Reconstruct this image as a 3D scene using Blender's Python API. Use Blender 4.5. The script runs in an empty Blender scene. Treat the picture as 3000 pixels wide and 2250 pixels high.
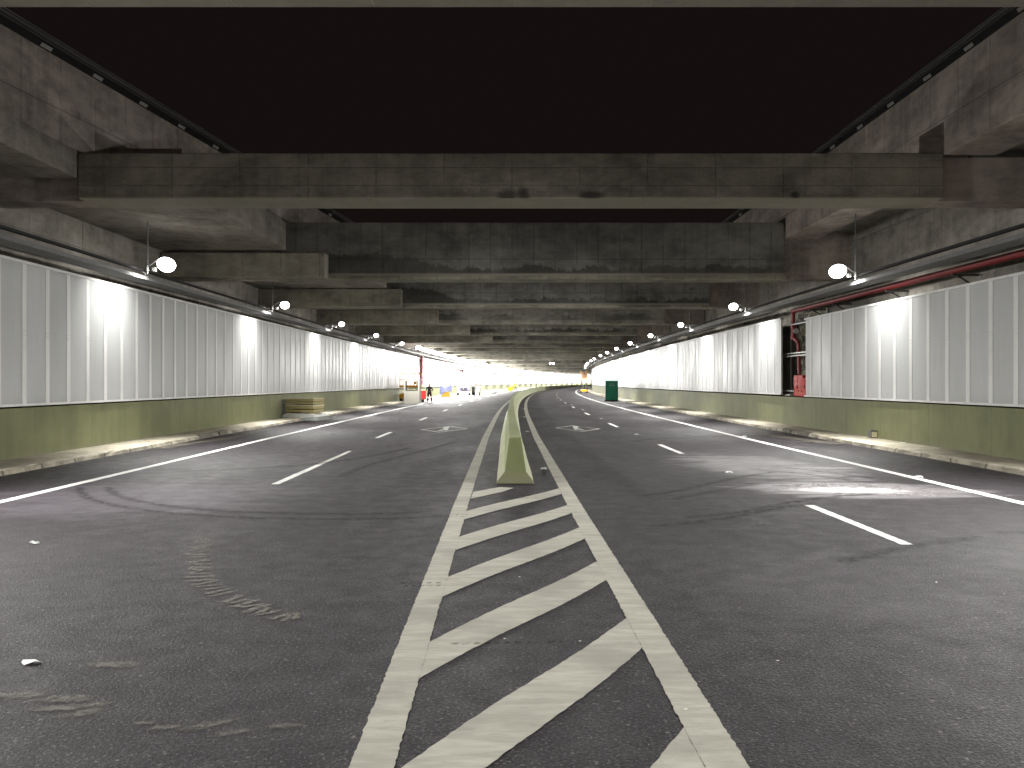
import bpy, math, random
from mathutils import Vector, Matrix
random.seed(7)
R = math.radians
SC = bpy.context.scene
COL = SC.collection

# ------------------------------------------------------------------ camera, world, exposure
F, HOR, EYE = 2480.0, 1120.0, 1.7
cd = bpy.data.cameras.new("camera"); cam = bpy.data.objects.new("camera", cd); COL.objects.link(cam)
cd.sensor_width = 36.0; cd.lens = 36.0 * F / 3000.0
cd.shift_y = -5.0 / 3000.0
cd.clip_start = 0.05; cd.clip_end = 3000
cam.location = (0, 0, EYE); cam.rotation_euler = (R(90), 0, 0)
SC.camera = cam
W = bpy.data.worlds.new("World"); SC.world = W; W.use_nodes = True
bg = W.node_tree.nodes["Background"]
bg.inputs[0].default_value = (0.0072, 0.0049, 0.0047, 1); bg.inputs[1].default_value = 1.0
SC.view_settings.view_transform = 'Standard'; SC.view_settings.look = 'None'
SC.view_settings.exposure = 0.0; SC.view_settings.gamma = 1.0
SC.cycles.max_bounces = 6; SC.cycles.diffuse_bounces = 4; SC.cycles.glossy_bounces = 3
SC.cycles.sample_clamp_indirect = 4.0
SC.cycles.use_light_tree = True
FLOOD_W = 6000.0        # inward throw of each floodlight
SPOT_W = 480.0        # each floodlight
ROW_W = 4500.0        # every third lamp of the bright row
LAMP_COL = (1.0, 0.985, 0.95)

# ------------------------------------------------------------------ road axis
_pts = [(-40, .50), (0, .20), (12, .07), (26, -.03), (38, -.017)]
def C0(d):
    if d > 38: return .00032 * (d - 35) ** 2 - .02
    if d <= _pts[0][0]: return _pts[0][1]
    for (a, va), (b, vb) in zip(_pts, _pts[1:]):
        if d <= b:
            return va + (vb - va) * (d - a) / (b - a)
def G(px, py, z=0.0):                       # point on a level plane seen at that place in the photograph
    d = F * (EYE - z) / (py - HOR)
    return ((px - 1500) / F * d, d)

# ------------------------------------------------------------------ mesh collector
class MB:
    def __init__(s): s.v = []; s.f = []; s.c = []
    def face(s, pts, col=None):
        n = len(s.v); s.v += [tuple(p) for p in pts]; s.f.append(list(range(n, n + len(pts))))
        s.c += [1.0] * len(pts) if col is None else list(col)
        return s
    def hexa(s, b, t):                      # bottom ring (ccw from above), top ring
        n = len(s.v); k = len(b); s.v += [tuple(p) for p in b] + [tuple(p) for p in t]; s.c += [1.0] * (2 * k)
        s.f.append([n + i for i in range(k)][::-1]); s.f.append([n + k + i for i in range(k)])
        for i in range(k):
            j = (i + 1) % k; s.f.append([n + i, n + j, n + k + j, n + k + i])
        return s
    def box(s, x0, x1, y0, y1, z0, z1):
        return s.hexa([(x0, y0, z0), (x1, y0, z0), (x1, y1, z0), (x0, y1, z0)], [(x0, y0, z1), (x1, y0, z1), (x1, y1, z1), (x0, y1, z1)])
    def tube(s, p0, p1, r, n=10, r2=None, cap=True):
        p0 = Vector(p0); p1 = Vector(p1); r2 = r if r2 is None else r2
        ax = (p1 - p0).normalized(); u = ax.orthogonal().normalized(); w = ax.cross(u)
        m = len(s.v)
        for p, rr in ((p0, r), (p1, r2)):
            for i in range(n):
                a = 2 * math.pi * i / n; s.v.append(tuple(p + (u * math.cos(a) + w * math.sin(a)) * rr)); s.c.append(1.0)
        for i in range(n):
            j = (i + 1) % n; s.f.append([m + i, m + j, m + n + j, m + n + i])
        if cap: s.f.append([m + i for i in range(n)][::-1]); s.f.append([m + n + i for i in range(n)])
        return s
    def path(s, pts, r, n=10):
        for a, b in zip(pts, pts[1:]): s.tube(a, b, r, n)
        return s
    def dome(s, c, r, axis, n=16, m=5, depth=0.5):
        c = Vector(c); ax = Vector(axis).normalized(); u = ax.orthogonal().normalized(); w = ax.cross(u)
        base = len(s.v)
        for k in range(m):
            t = (math.pi / 2) * k / m
            for i in range(n):
                a = 2 * math.pi * i / n
                s.v.append(tuple(c + (u * math.cos(a) + w * math.sin(a)) * r * math.cos(t) + ax * r * depth * math.sin(t))); s.c.append(1.0)
        s.v.append(tuple(c + ax * r * depth)); s.c.append(1.0)
        for k in range(m - 1):
            for i in range(n):
                j = (i + 1) % n; s.f.append([base + k * n + i, base + k * n + j, base + (k + 1) * n + j, base + (k + 1) * n + i])
        for i in range(n): s.f.append([base + (m - 1) * n + i, base + (m - 1) * n + (i + 1) % n, base + m * n])
        s.f.append([base + i for i in range(n)][::-1])
        return s
    def sweep(s, prof, d0, d1, step=2.0, closed=True, jit=None):
        ds = [d0]; 
        while ds[-1] < d1 - 1e-6: ds.append(min(d1, ds[-1] + step))
        k = len(prof); base = len(s.v)
        for i, d in enumerate(ds):
            c = C0(d)
            for q, (u, z) in enumerate(prof):
                ju, jz = jit(i, q, d) if jit else (0, 0)
                s.v.append((c + u + ju, d, z + jz)); s.c.append(1.0)
        m = k if closed else k - 1
        for i in range(len(ds) - 1):
            for q in range(m):
                r = (q + 1) % k
                s.f.append([base + i * k + q, base + i * k + r, base + (i + 1) * k + r, base + (i + 1) * k + q])
        if closed:
            s.f.append([base + q for q in range(k)]); s.f.append([base + (len(ds) - 1) * k + q for q in range(k)][::-1])
        return s
    def build(s, name, mat, parent=None, org=None, smooth=False, bevel=0, col=False):
        me = bpy.data.meshes.new(name); o = Vector(org or (0, 0, 0))
        me.from_pydata([tuple(Vector(p) - o) for p in s.v], [], s.f)
        if col:
            at = me.attributes.new("fade", 'FLOAT', 'POINT')
            for i, v in enumerate(s.c): at.data[i].value = v
        me.validate(); me.materials.append(mat)
        import bmesh
        bm = bmesh.new(); bm.from_mesh(me)
        if not col: bmesh.ops.recalc_face_normals(bm, faces=bm.faces)
        else:
            for f in bm.faces:
                if f.normal.z < 0: f.normal_flip()
        if smooth:
            for f in bm.faces: f.smooth = True
        bm.to_mesh(me); bm.free()
        ob = bpy.data.objects.new(name, me); COL.objects.link(ob)
        if parent is not None: ob.parent = parent
        else: ob.location = o
        if parent is not None and org: ob.location = o
        if bevel:
            b = ob.modifiers.new("bevel", 'BEVEL'); b.width = bevel; b.segments = 2; b.limit_method = 'ANGLE'; b.angle_limit = R(40)
        return ob
def tag(o, label=None, cat=None, group=None, kind=None):
    if label: o['label'] = label
    if cat: o['category'] = cat
    if group: o['group'] = group
    if kind: o['kind'] = kind
    return o
def thing(name, label, cat, loc=(0, 0, 0), rz=0, group=None):
    o = bpy.data.objects.new(name, None); COL.objects.link(o); o.empty_display_size = .2
    o.location = loc; o.rotation_euler = (0, 0, rz)
    return tag(o, label, cat, group)
def dup(root, loc=None, label=None, rz=None):
    def cp(o, par):
        c = o.copy(); COL.objects.link(c); c.parent = par
        if par is not None: c.matrix_parent_inverse = o.matrix_parent_inverse.copy()
        for ch in KIDS.get(o.name, []): cp(ch, c)
        return c
    c = cp(root, None)
    if loc: c.location = loc
    if label: c['label'] = label
    if rz is not None: c.rotation_euler = (0, 0, rz)
    return c
KIDS = {}
def register(root):
    KIDS.clear()
    for o in bpy.data.objects:
        if o.parent: KIDS.setdefault(o.parent.name, []).append(o)

# ------------------------------------------------------------------ node helpers
class N:
    def __init__(s, name):
        s.m = bpy.data.materials.new(name); s.m.use_nodes = True; s.t = s.m.node_tree; s.t.nodes.clear()
        s.out = s.t.nodes.new('ShaderNodeOutputMaterial')
    def nd(s, typ, **kw):
        n = s.t.nodes.new(typ)
        for k, v in kw.items(): setattr(n, k, v)
        return n
    def put(s, sock, v):
        if isinstance(v, bpy.types.NodeSocket): s.t.links.new(v, sock)
        elif isinstance(v, (tuple, list)):
            sock.default_value = tuple(v) + (1,) if len(v) == 3 and len(sock.default_value) == 4 else tuple(v)
        else: sock.default_value = v
    def math(s, op, a, b=0.0, c=None, clamp=False):
        n = s.nd('ShaderNodeMath', operation=op, use_clamp=clamp); s.put(n.inputs[0], a); s.put(n.inputs[1], b)
        if c is not None: s.put(n.inputs[2], c)
        return n.outputs[0]
    def add(s, a, b): return s.math('ADD', a, b)
    def mul(s, a, b): return s.math('MULTIPLY', a, b)
    def pos(s):
        if not hasattr(s, '_p'): s._p = s.nd('ShaderNodeNewGeometry').outputs['Position']
        return s._p
    def xyz(s, v=None):
        n = s.nd('ShaderNodeSeparateXYZ'); s.put(n.inputs[0], v or s.pos()); return n.outputs
    def vec(s, x, y, z):
        n = s.nd('ShaderNodeCombineXYZ'); s.put(n.inputs[0], x); s.put(n.inputs[1], y); s.put(n.inputs[2], z); return n.outputs[0]
    def scale(s, v, k):
        n = s.nd('ShaderNodeVectorMath', operation='MULTIPLY'); s.put(n.inputs[0], v); n.inputs[1].default_value = k; return n.outputs[0]
    def noise(s, v, sc, det=4, rough=.55, dist=0.0):
        n = s.nd('ShaderNodeTexNoise'); s.put(n.inputs['Vector'], v); n.inputs['Scale'].default_value = sc
        n.inputs['Detail'].default_value = det; n.inputs['Roughness'].default_value = rough; n.inputs['Distortion'].default_value = dist
        return n.outputs[0]
    def vor(s, v, sc, feat='F1', out='Distance'):
        n = s.nd('ShaderNodeTexVoronoi', feature=feat); s.put(n.inputs['Vector'], v); n.inputs['Scale'].default_value = sc
        return n.outputs[out]
    def map(s, v, a, b, c=0.0, d=1.0, smooth=True):
        n = s.nd('ShaderNodeMapRange', interpolation_type='SMOOTHSTEP' if smooth else 'LINEAR')
        s.put(n.inputs[0], v); n.inputs[1].default_value = a; n.inputs[2].default_value = b; n.inputs[3].default_value = c; n.inputs[4].default_value = d
        return n.outputs[0]
    def mix(s, f, a, b):
        n = s.nd('ShaderNodeMix', data_type='RGBA'); s.put(n.inputs[0], f); s.put(n.inputs[6], a); s.put(n.inputs[7], b); return n.outputs[2]
    def line(s, v, period, off, w):         # 1 on thin lines repeated every period
        t = s.math('FRACT', s.math('DIVIDE', s.add(v, off), period)); t = s.math('ABSOLUTE', s.math('SUBTRACT', t, .5))
        return s.map(t, .5 - w / period, .5 - w * .3 / period)
    def bump(s, h, st, dist=.02):
        n = s.nd('ShaderNodeBump'); n.inputs['Strength'].default_value = st; n.inputs['Distance'].default_value = dist; s.put(n.inputs['Height'], h); return n.outputs[0]
    def done(s, col, rough=.6, metal=0.0, nrm=None, spec=None, alpha=None, emis=None, es=0.0, coat=None):
        p = s.nd('ShaderNodeBsdfPrincipled'); s.put(p.inputs['Base Color'], col); s.put(p.inputs['Roughness'], rough); s.put(p.inputs['Metallic'], metal)
        if nrm is not None: s.put(p.inputs['Normal'], nrm)
        if spec is not None: s.put(p.inputs['Specular IOR Level'], spec)
        if coat is not None: s.put(p.inputs['Coat Weight'], coat)
        if alpha is not None: s.put(p.inputs['Alpha'], alpha)
        if emis is not None: s.put(p.inputs['Emission Color'], emis); p.inputs['Emission Strength'].default_value = es
        s.t.links.new(p.outputs[0], s.out.inputs[0]); return s.m
def rgb(c, k): return tuple(min(1, x * k) for x in c)

def paint(name, c, rough=.5, metal=0.0, var=.12, sc=6.0, coat=None):
    n = N(name); a = n.noise(n.pos(), sc, 5); b = n.noise(n.pos(), sc * 9, 3)
    f = n.map(n.add(n.mul(a, .7), n.mul(b, .3)), .3, .7)
    return n.done(n.mix(f, rgb(c, 1 - var), rgb(c, 1 + var)), n.map(b, .3, .7, rough * .85, min(1, rough * 1.15)), metal, coat=coat)

def concrete(name, axis, period, zj=(), c=(.30, .285, .25), zstain=None, holes=None, blot=1.0, off=0.0, zlight=None, dots=None, mould=False, jl=.6):
    n = N(name); P = n.pos(); x, y, z = n.xyz()
    a = x if axis == 'x' else y
    big = n.noise(n.scale(P, (1, 1, 1.6)), .55, 5, .6, .6)
    mid = n.noise(n.scale(P, (1, 1, 2.2)), 2.2, 6, .65, .3)
    fine = n.noise(P, 28, 4, .7)
    streak = n.noise(n.scale(P, (3.0, 3.0, .25)), 2.0, 5, .6)
    cell = n.math('FLOOR', n.math('DIVIDE', n.add(a, off), period))
    wn = n.nd('ShaderNodeTexWhiteNoise', noise_dimensions='1D'); n.put(wn.inputs['W'], cell)
    f = n.add(n.add(n.mul(big, .5), n.mul(mid, .3)), n.add(n.mul(streak, .15), n.mul(fine, .15)))
    col = n.mix(n.map(f, .38, .72), rgb(c, .42), rgb(c, 1.32))
    col = n.mix(n.mul(wn.outputs[0], .22), col, rgb(c, .55))
    ln = n.mul(n.line(a, period, off, .022), n.map(n.noise(P, 3.0, 3), .35, .6, .2, 1))
    for h in zj:
        ln = n.math('MAXIMUM', ln, n.map(n.math('ABSOLUTE', n.math('SUBTRACT', z, n.add(h, n.mul(mid, .02)))), .016, .006))
    col = n.mix(n.mul(ln, jl), col, rgb(c, .3))
    if zstain:
        z0, z1 = zstain
        edge = n.noise(n.scale(P, (1, 1, .4)), 1.3, 6, .7)
        wob = n.add(z, n.mul(n.math('SUBTRACT', edge, .5), 1.1))
        if mould: wob = n.math('SUBTRACT', wob, n.map(x, -1.5, -4.5, 0, .42))
        m = n.mul(n.map(wob, z1 + .06, z1 - .02), n.map(n.add(z, n.mul(n.math('SUBTRACT', mid, .5), .2)), z0 - .02, z0 + .05))
        m = n.mul(m, n.map(n.noise(P, .35, 2), .42, .58, .6 if mould else .15, 1))
        col = n.mix(n.mul(m, .72 * blot), col, (.035, .033, .027))
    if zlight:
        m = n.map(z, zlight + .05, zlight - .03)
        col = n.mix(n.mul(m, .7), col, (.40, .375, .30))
    sp = n.vor(n.scale(P, (1, 1, 1)), 1.1)
    spm = n.mul(n.map(sp, .14, .04), n.map(n.noise(P, .6, 2), .5, .62))
    col = n.mix(n.mul(spm, .6), col, (.06, .055, .045))
    if dots:
        for (dx, dz, ra, rb) in dots:
            p = n.math('DIVIDE', n.math('SUBTRACT', x, dx), ra); q = n.math('DIVIDE', n.math('SUBTRACT', z, dz), rb)
            r2 = n.add(n.add(n.mul(p, p), n.mul(q, q)), n.mul(n.math('SUBTRACT', mid, .5), 1.5))
            col = n.mix(n.mul(n.mul(n.map(r2, 1.8, .1), n.map(z, 5.40, 5.415)), .85), col, (.03, .028, .022))
    if holes:
        per, hz = holes
        t = n.math('SUBTRACT', n.math('FRACT', n.math('DIVIDE', a, per)), .5); t = n.mul(t, per)
        q = n.math('SUBTRACT', z, hz)
        dd = n.math('SQRT', n.add(n.mul(t, t), n.mul(q, q)))
        col = n.mix(n.mul(n.map(dd, .07, .035), .8), col, (.04, .038, .03))
    h = n.add(n.mul(mid, .4), n.math('SUBTRACT', n.mul(fine, .25), n.mul(ln, .8)))
    return n.done(col, .88, nrm=n.bump(h, .5, .03), spec=.3)

# ------------------------------------------------------------------ materials
def m_asphalt():
    n = N('asphalt'); P = n.pos(); x, y, z = n.xyz()
    big = n.noise(n.scale(P, (1, .35, 1)), .6, 5, .6, .4); mid = n.noise(P, 3.5, 5, .65)
    stone = n.vor(P, 70, out='Color'); sd = n.vor(P, 70); s2 = n.vor(P, 42, out='Distance'); fine = n.noise(P, 160, 3, .7)
    sr = n.nd('ShaderNodeSeparateColor'); n.put(sr.inputs[0], stone); sv = sr.outputs[0]
    col = n.mix(n.map(sv, .15, .95, smooth=False), (.0035, .0029, .0034), (.036, .030, .036))
    gr = n.noise(P, 52, 3, .8); gr2 = n.noise(P, 17, 3, .7)
    col = n.mix(n.map(gr, .55, .44), col, (.003, .0026, .003)); col = n.mix(n.map(gr, .55, .66), col, (.118, .100, .112))
    col = n.mix(n.mul(n.map(gr2, .45, .62), .35), col, (.012, .010, .011))
    col = n.mix(n.mul(n.map(big, .35, .7), .35), col, (.026, .022, .026))
    # polished dust plus painted wall-light reflection (right lanes); painted lamp sheen elsewhere
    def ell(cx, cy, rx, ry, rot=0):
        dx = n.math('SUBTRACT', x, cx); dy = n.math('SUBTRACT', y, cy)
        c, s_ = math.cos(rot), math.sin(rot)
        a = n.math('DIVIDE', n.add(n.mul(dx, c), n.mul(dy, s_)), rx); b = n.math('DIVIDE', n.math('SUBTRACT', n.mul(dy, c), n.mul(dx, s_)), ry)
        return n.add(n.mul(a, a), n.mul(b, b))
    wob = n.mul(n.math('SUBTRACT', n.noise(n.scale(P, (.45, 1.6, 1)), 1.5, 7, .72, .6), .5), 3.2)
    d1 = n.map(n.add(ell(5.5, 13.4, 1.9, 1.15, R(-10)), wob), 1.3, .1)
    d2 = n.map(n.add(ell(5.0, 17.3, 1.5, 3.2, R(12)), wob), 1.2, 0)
    d3 = n.map(n.add(ell(-5.6, 12.5, 2.6, 2.0), wob), 1.3, 0)  # sheen of the wall lamps painted as a pale violet patch
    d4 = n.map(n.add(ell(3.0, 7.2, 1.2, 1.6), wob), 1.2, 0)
    painted_glint = n.map(n.add(ell(5.3, 13.35, 1.0, .42, R(-6)), n.mul(wob, .6)), 1.25, .2)  # bright core of the road reflection painted into the colour
    dust_glare = n.math('MAXIMUM', d1, n.mul(d2, .75)); painted_sheen = n.math('MAXIMUM', n.mul(d3, .38), n.mul(d4, .2))
    col = n.mix(n.mul(dust_glare, .62), col, (.26, .245, .255)); col = n.mix(n.mul(painted_sheen, .7), col, (.16, .14, .165)); col = n.mix(n.mul(painted_glint, .8), col, (.55, .53, .54))
    gl = n.nd('ShaderNodeTexWhiteNoise', noise_dimensions='1D'); n.put(gl.inputs['W'], n.mul(sv, 911.0))
    col = n.mix(n.map(gl.outputs[0], .985, .998), col, (.11, .10, .095))
    # construction seam of two paving lanes
    seam = n.map(n.math('ABSOLUTE', n.add(n.math('SUBTRACT', x, -5.1), n.mul(n.math('SUBTRACT', mid, .5), .1))), .035, .008)
    seam = n.mul(seam, n.map(y, 14, 9))
    col = n.mix(n.mul(seam, .7), col, (.012, .011, .011))
    h = n.add(n.add(n.mul(n.math('SUBTRACT', 1, sd), .35), n.mul(fine, .3)), n.mul(n.noise(P, 38, 4, .75), 1.2))
    rough = n.math('SUBTRACT', n.map(n.add(n.mul(big, .5), n.mul(mid, .5)), .35, .65, .50, .68), n.mul(dust_glare, .30))
    return n.done(col, rough, nrm=n.bump(h, 1.0, .02), spec=.20)
def m_mark(name, c, wear=.35):
    n = N(name); P = n.pos()
    a = n.noise(n.scale(P, (.5, 2.2, 1)), 4, 6, .7, .4); b = n.noise(P, 60, 4, .7); e = n.noise(P, 1.1, 4)
    col = n.mix(n.map(a, .35, .68), rgb(c, .80), rgb(c, 1.1))
    col = n.mix(n.mul(n.map(e, .48, .64), .55), col, rgb(c, .62)); col = n.mix(n.mul(n.map(n.noise(n.scale(P, (.6, 3, 1)), 9, 5, .75), .55, .68), .45), col, rgb(c, .5))
    gone = n.map(n.add(n.mul(b, .6), n.mul(a, .4)), .36, .30)
    col = n.mix(n.mul(gone, wear * 2), col, (.06, .057, .054))
    return n.done(col, .72, nrm=n.bump(b, .5, .006), spec=.3)
def m_fade(name, c, dens, sc=9.0, thr=.45):
    n = N(name); at = n.nd('ShaderNodeAttribute', attribute_name='fade'); P = n.pos()
    k = n.map(n.noise(P, sc, 6, .75), thr - .13, thr + .13); al = n.mul(n.mul(n.map(at.outputs['Fac'], 0, 1), k), dens)
    return n.done(c, .75, alpha=al, spec=.25)
def m_green(name, c, seamper=2.7, drips=True):
    n = N(name); P = n.pos(); x, y, z = n.xyz()
    a = n.noise(P, .8, 5, .6); st = n.noise(n.scale(P, (2, 2, .3)), 1.6, 5, .6); f = n.noise(P, 40, 3)
    col = n.mix(n.map(n.add(n.mul(a, .6), n.mul(st, .4)), .35, .68), rgb(c, .78), rgb(c, 1.15))
    ln = n.mul(n.line(y, seamper, .6, .03), n.map(n.noise(n.scale(P, (1, 1, 2)), 3, 3), .3, .6, .25, 1))
    col = n.mix(n.mul(ln, .45), col, rgb(c, .45))
    dirt = n.mul(n.map(n.add(z, n.mul(n.noise(P, 2.5, 5), .3)), .42, .18), .5)
    col = n.mix(dirt, col, rgb((.20, .18, .13), 1))
    stn = n.mul(n.map(st, .58, .72), .35); col = n.mix(stn, col, rgb(c, .5))
    return n.done(col, .62, nrm=n.bump(n.add(n.mul(f, .3), n.mul(a, .5)), .25, .02), spec=.4)
def m_panel():
    n = N('panel_grey'); P = n.pos(); oi = n.nd('ShaderNodeObjectInfo')
    a = n.noise(n.scale(P, (1, 1, .25)), 1.3, 4); b = n.noise(P, 18, 4, .7)
    col = n.mix(n.map(n.add(n.mul(a, .7), n.mul(b, .3)), .35, .65), (.365, .37, .372), (.425, .43, .43))
    col = n.mix(n.mul(oi.outputs['Random'], .6), col, (.335, .34, .335))
    st = n.noise(n.scale(P, (6, 6, .35)), 1.5, 5, .65); z = n.xyz()[2]
    col = n.mix(n.mul(n.map(st, .55, .72), .22), col, (.22, .21, .19)); col = n.mix(n.mul(n.map(n.add(z, n.mul(st, .5)), 1.75, 1.35), .25), col, (.20, .19, .16))
    return n.done(col, n.map(a, .3, .7, .36, .5), nrm=n.bump(n.add(a, n.mul(b, .2)), .12, .02), spec=.45)
def m_strip():
    n = N('strip_white'); P = n.pos(); x, y, z = n.xyz(); a = n.noise(n.scale(P, (1, 1, .3)), 2.5, 5); b = n.noise(P, 25, 3)
    col = n.mix(n.map(n.add(n.mul(a, .7), n.mul(b, .3)), .35, .65), (.53, .53, .51), (.64, .64, .62))
    tk = n.math('MAXIMUM', n.map(n.math('ABSOLUTE', n.math('SUBTRACT', z, 2.70)), .02, .008), n.map(n.math('ABSOLUTE', n.math('SUBTRACT', z, 2.78)), .02, .008))
    return n.done(n.mix(n.mul(tk, .16), col, (.25, .25, .24)), .5)
def m_walk():
    n = N('pavement_concrete'); P = n.pos(); x, y, z = n.xyz()
    a = n.noise(P, 1.2, 6, .65); b = n.noise(P, 14, 5, .7); f = n.noise(P, 60, 3)
    col = n.mix(n.map(n.add(n.mul(a, .6), n.mul(b, .4)), .36, .66), (.29, .265, .205), (.50, .46, .365))
    side = n.map(n.add(z, n.mul(n.math('SUBTRACT', b, .5), .06)), .105, .075)
    col = n.mix(n.mul(side, n.map(n.noise(P, 1.8, 4, .6), .38, .62, .25, .9)), col, (.16, .145, .115))
    ln = n.mul(n.line(y, 1.3, .2, .05), side); col = n.mix(n.mul(ln, .8), col, (.05, .045, .035))
    return n.done(col, .85, nrm=n.bump(n.add(b, n.mul(f, .4)), .6, .02), spec=.3)
def m_rock():
    n = N('rough_rock'); P = n.pos(); a = n.noise(P, 2.4, 7, .7, 1.2); b = n.noise(P, 14, 5, .7)
    col = n.mix(n.map(a, .46, .55), (.075, .07, .055), (.40, .38, .30)); col = n.mix(n.mul(b, .3), col, (.1, .09, .07))
    return n.done(col, .9, nrm=n.bump(n.add(a, n.mul(b, .3)), 1.0, .12))
def m_tarp():
    n = N('blue_tarp'); P = n.pos(); a = n.noise(P, 5, 5, .6, 1.0)
    return n.done(n.mix(n.map(a, .35, .7), (.03, .035, .09), (.09, .10, .19)), .32, nrm=n.bump(a, .8, .08), spec=.6)
def m_emit(name, c, s):
    n = N(name); e = n.nd('ShaderNodeEmission'); n.put(e.inputs[0], c); e.inputs[1].default_value = s
    n.t.links.new(e.outputs[0], n.out.inputs[0]); return n.m
M = dict(
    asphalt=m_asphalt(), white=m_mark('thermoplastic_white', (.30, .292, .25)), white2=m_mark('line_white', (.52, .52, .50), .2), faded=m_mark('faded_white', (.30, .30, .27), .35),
    green=m_green('olive_paint', (.142, .150, .066)), barrier=m_green('barrier_olive', (.155, .172, .075), 3.0),
    panel=m_panel(), strip=m_strip(), rail=paint('zinc', (.62, .62, .60), .4, .3, var=.08),
    walk=m_walk(), rock=m_rock(), tarp=m_tarp(),
    beamA=concrete('concrete_cross_beam', 'x', 1.37, (6.02, 5.66), (.255, .236, .192), (5.38, 5.55), blot=.5, zlight=5.41, jl=.38, dots=((-.07, 5.47, .22, .13), (.22, 5.50, .13, .15), (1.6, 5.46, .24, .08), (5.7, 5.47, .09, .07))),  # zlight paints the road's bounce light into the underside colour
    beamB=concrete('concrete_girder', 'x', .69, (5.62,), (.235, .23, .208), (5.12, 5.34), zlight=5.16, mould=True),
    beamC=concrete('concrete_far_beam', 'x', 1.6, (5.5,), (.30, .29, .25), (5.2, 5.5), blot=.8),
    beamH=concrete('concrete_drilled_beam', 'x', 1.6, (5.6, 5.3), (.30, .29, .25), (5.16, 5.34), holes=(.63, 5.38)),
    edge=concrete('concrete_edge', 'y', 1.1, (7.0,), (.48, .42, .37), blot=.5),
    stub=concrete('concrete_stub', 'x', 1.2, (), (.33, .31, .25)),
    soffit=concrete('concrete_soffit', 'x', .95, (), (.30, .275, .24)),
    wallc=concrete('concrete_wall', 'y', 2.4, (5.1, 6.2), (.30, .28, .245), (3.6, 4.4)),
    slab=concrete('concrete_slab', 'x', 1.2, (), (.27, .26, .22)),
    tray=paint('galvanised', (.15, .15, .15), .75, .1), cable=paint('black_cable', (.018, .018, .019), .95),
    steel=paint('dark_steel', (.10, .10, .10), .5, .4), redpipe=paint('red_pipe', (.20, .012, .014), .45, coat=.1), redbox=paint('red_cabinet', (.46, .018, .018), .7, var=.08, coat=.3),
    black=paint('black_rubber', (.02, .02, .02), .75), yellow=paint('machine_yellow', (.70, .36, .02), .4, coat=.2), cream=paint('booth_grey', (.31, .30, .26), .5, var=.05),
    toilet=paint('toilet_green', (.008, .17, .10), .45, var=.15, sc=1.2), toiletd=paint('toilet_dark', (.012, .05, .04), .5), pale=paint('pale_text', (.35, .45, .38), .6),
    wood=paint('board_tan', (.36, .30, .13), .7, sc=14), board=paint('board_cream', (.62, .58, .38), .7), brown=paint('plywood_brown', (.28, .15, .07), .7), bag=paint('white_sack', (.66, .66, .62), .6, sc=12),
    foil=paint('grey_film', (.25, .27, .25), .3), plum=paint('plum_paint', (.055, .035, .16), .3, coat=.5), chrome=paint('chrome', (.6, .6, .6), .2, .9), tire=paint('tyre', (.03, .028, .024), .8),
    cloth=paint('black_cloth', (.012, .012, .012), .85), skin=paint('skin', (.38, .22, .15), .6), hair=paint('black_hair', (.012, .011, .011), .7), hivis=paint('hivis_yellow', (.70, .75, .06), .7), glass=paint('tinted_glass', (.03, .03, .02), .12),
    whitep=paint('white_paint', (.75, .75, .73), .35, coat=.3), orange=paint('orange_red', (.75, .10, .03), .5), stud=paint('road_stud_white', (.85, .85, .85), .25), dark=paint('void_shade', (.015, .014, .012), .9),
    lens=m_emit('lamp_lens', (1, .985, .93), 22.0), rowlens=m_emit('row_lens', (1, .99, .96), 90.0), headlamp=m_emit('headlamp_lens', (1, .98, .95), 6.0),
    skid=m_fade('tyre_rubber_mark', (.010, .009, .009), .6, 9, .48), dirt=m_fade('dry_mud', (.125, .116, .10), .85, 24, .45), mud2=m_fade('grey_mud', (.12, .11, .093), .7, 22, .46), sand=m_fade('sand_film', (.20, .18, .14), .6, 4, .5),
    whitewash=m_fade('spilt_white', (.40, .38, .37), .7, 6, .55),
)

# ------------------------------------------------------------------ ground, road and markings
g = MB(); g.face([(-900, -600, -.4), (900, -600, -.4), (900, 1400, -.4), (-900, 1400, -.4)])
tag(g.build('ground', paint('bare_earth', (.10, .085, .065), .95)), 'bare earth around the road cutting', kind='structure')
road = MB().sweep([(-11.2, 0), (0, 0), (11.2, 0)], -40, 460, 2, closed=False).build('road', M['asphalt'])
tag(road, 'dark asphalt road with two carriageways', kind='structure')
Z1, Z2 = .004, .008
def stripe(name, u, w, d0, d1, mat, z=Z1, step=None, rag=.006):
    m = MB(); L = []; Rr = []
    d = d0
    while True:
        c = C0(d); j = rag if d < 25 else 0
        L.append((c + u - w / 2 + random.uniform(-j, j), d, z)); Rr.append((c + u + w / 2 + random.uniform(-j, j), d, z))
        if d >= d1: break
        d = min(d1, d + (step or (.03 if d < 9 else .08 if d < 16 else .5 if d < 40 else 2.0)))
    for i in range(len(L) - 1): m.face([L[i], Rr[i], Rr[i + 1], L[i + 1]])
    return m.build(name, M[mat], road)
stripe('edge_line', -7.33, .17, -20, 450, 'white2'); stripe('edge_line', 7.10, .17, -20, 450, 'white2')
stripe('gore_line', -.78, .20, .5, 450, 'white', rag=.005); stripe('gore_line', .79, .20, .5, 450, 'white', rag=.005)
def inner(side, d): return C0(d) + side * .68 + (0 if side < 0 else .01)
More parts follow.
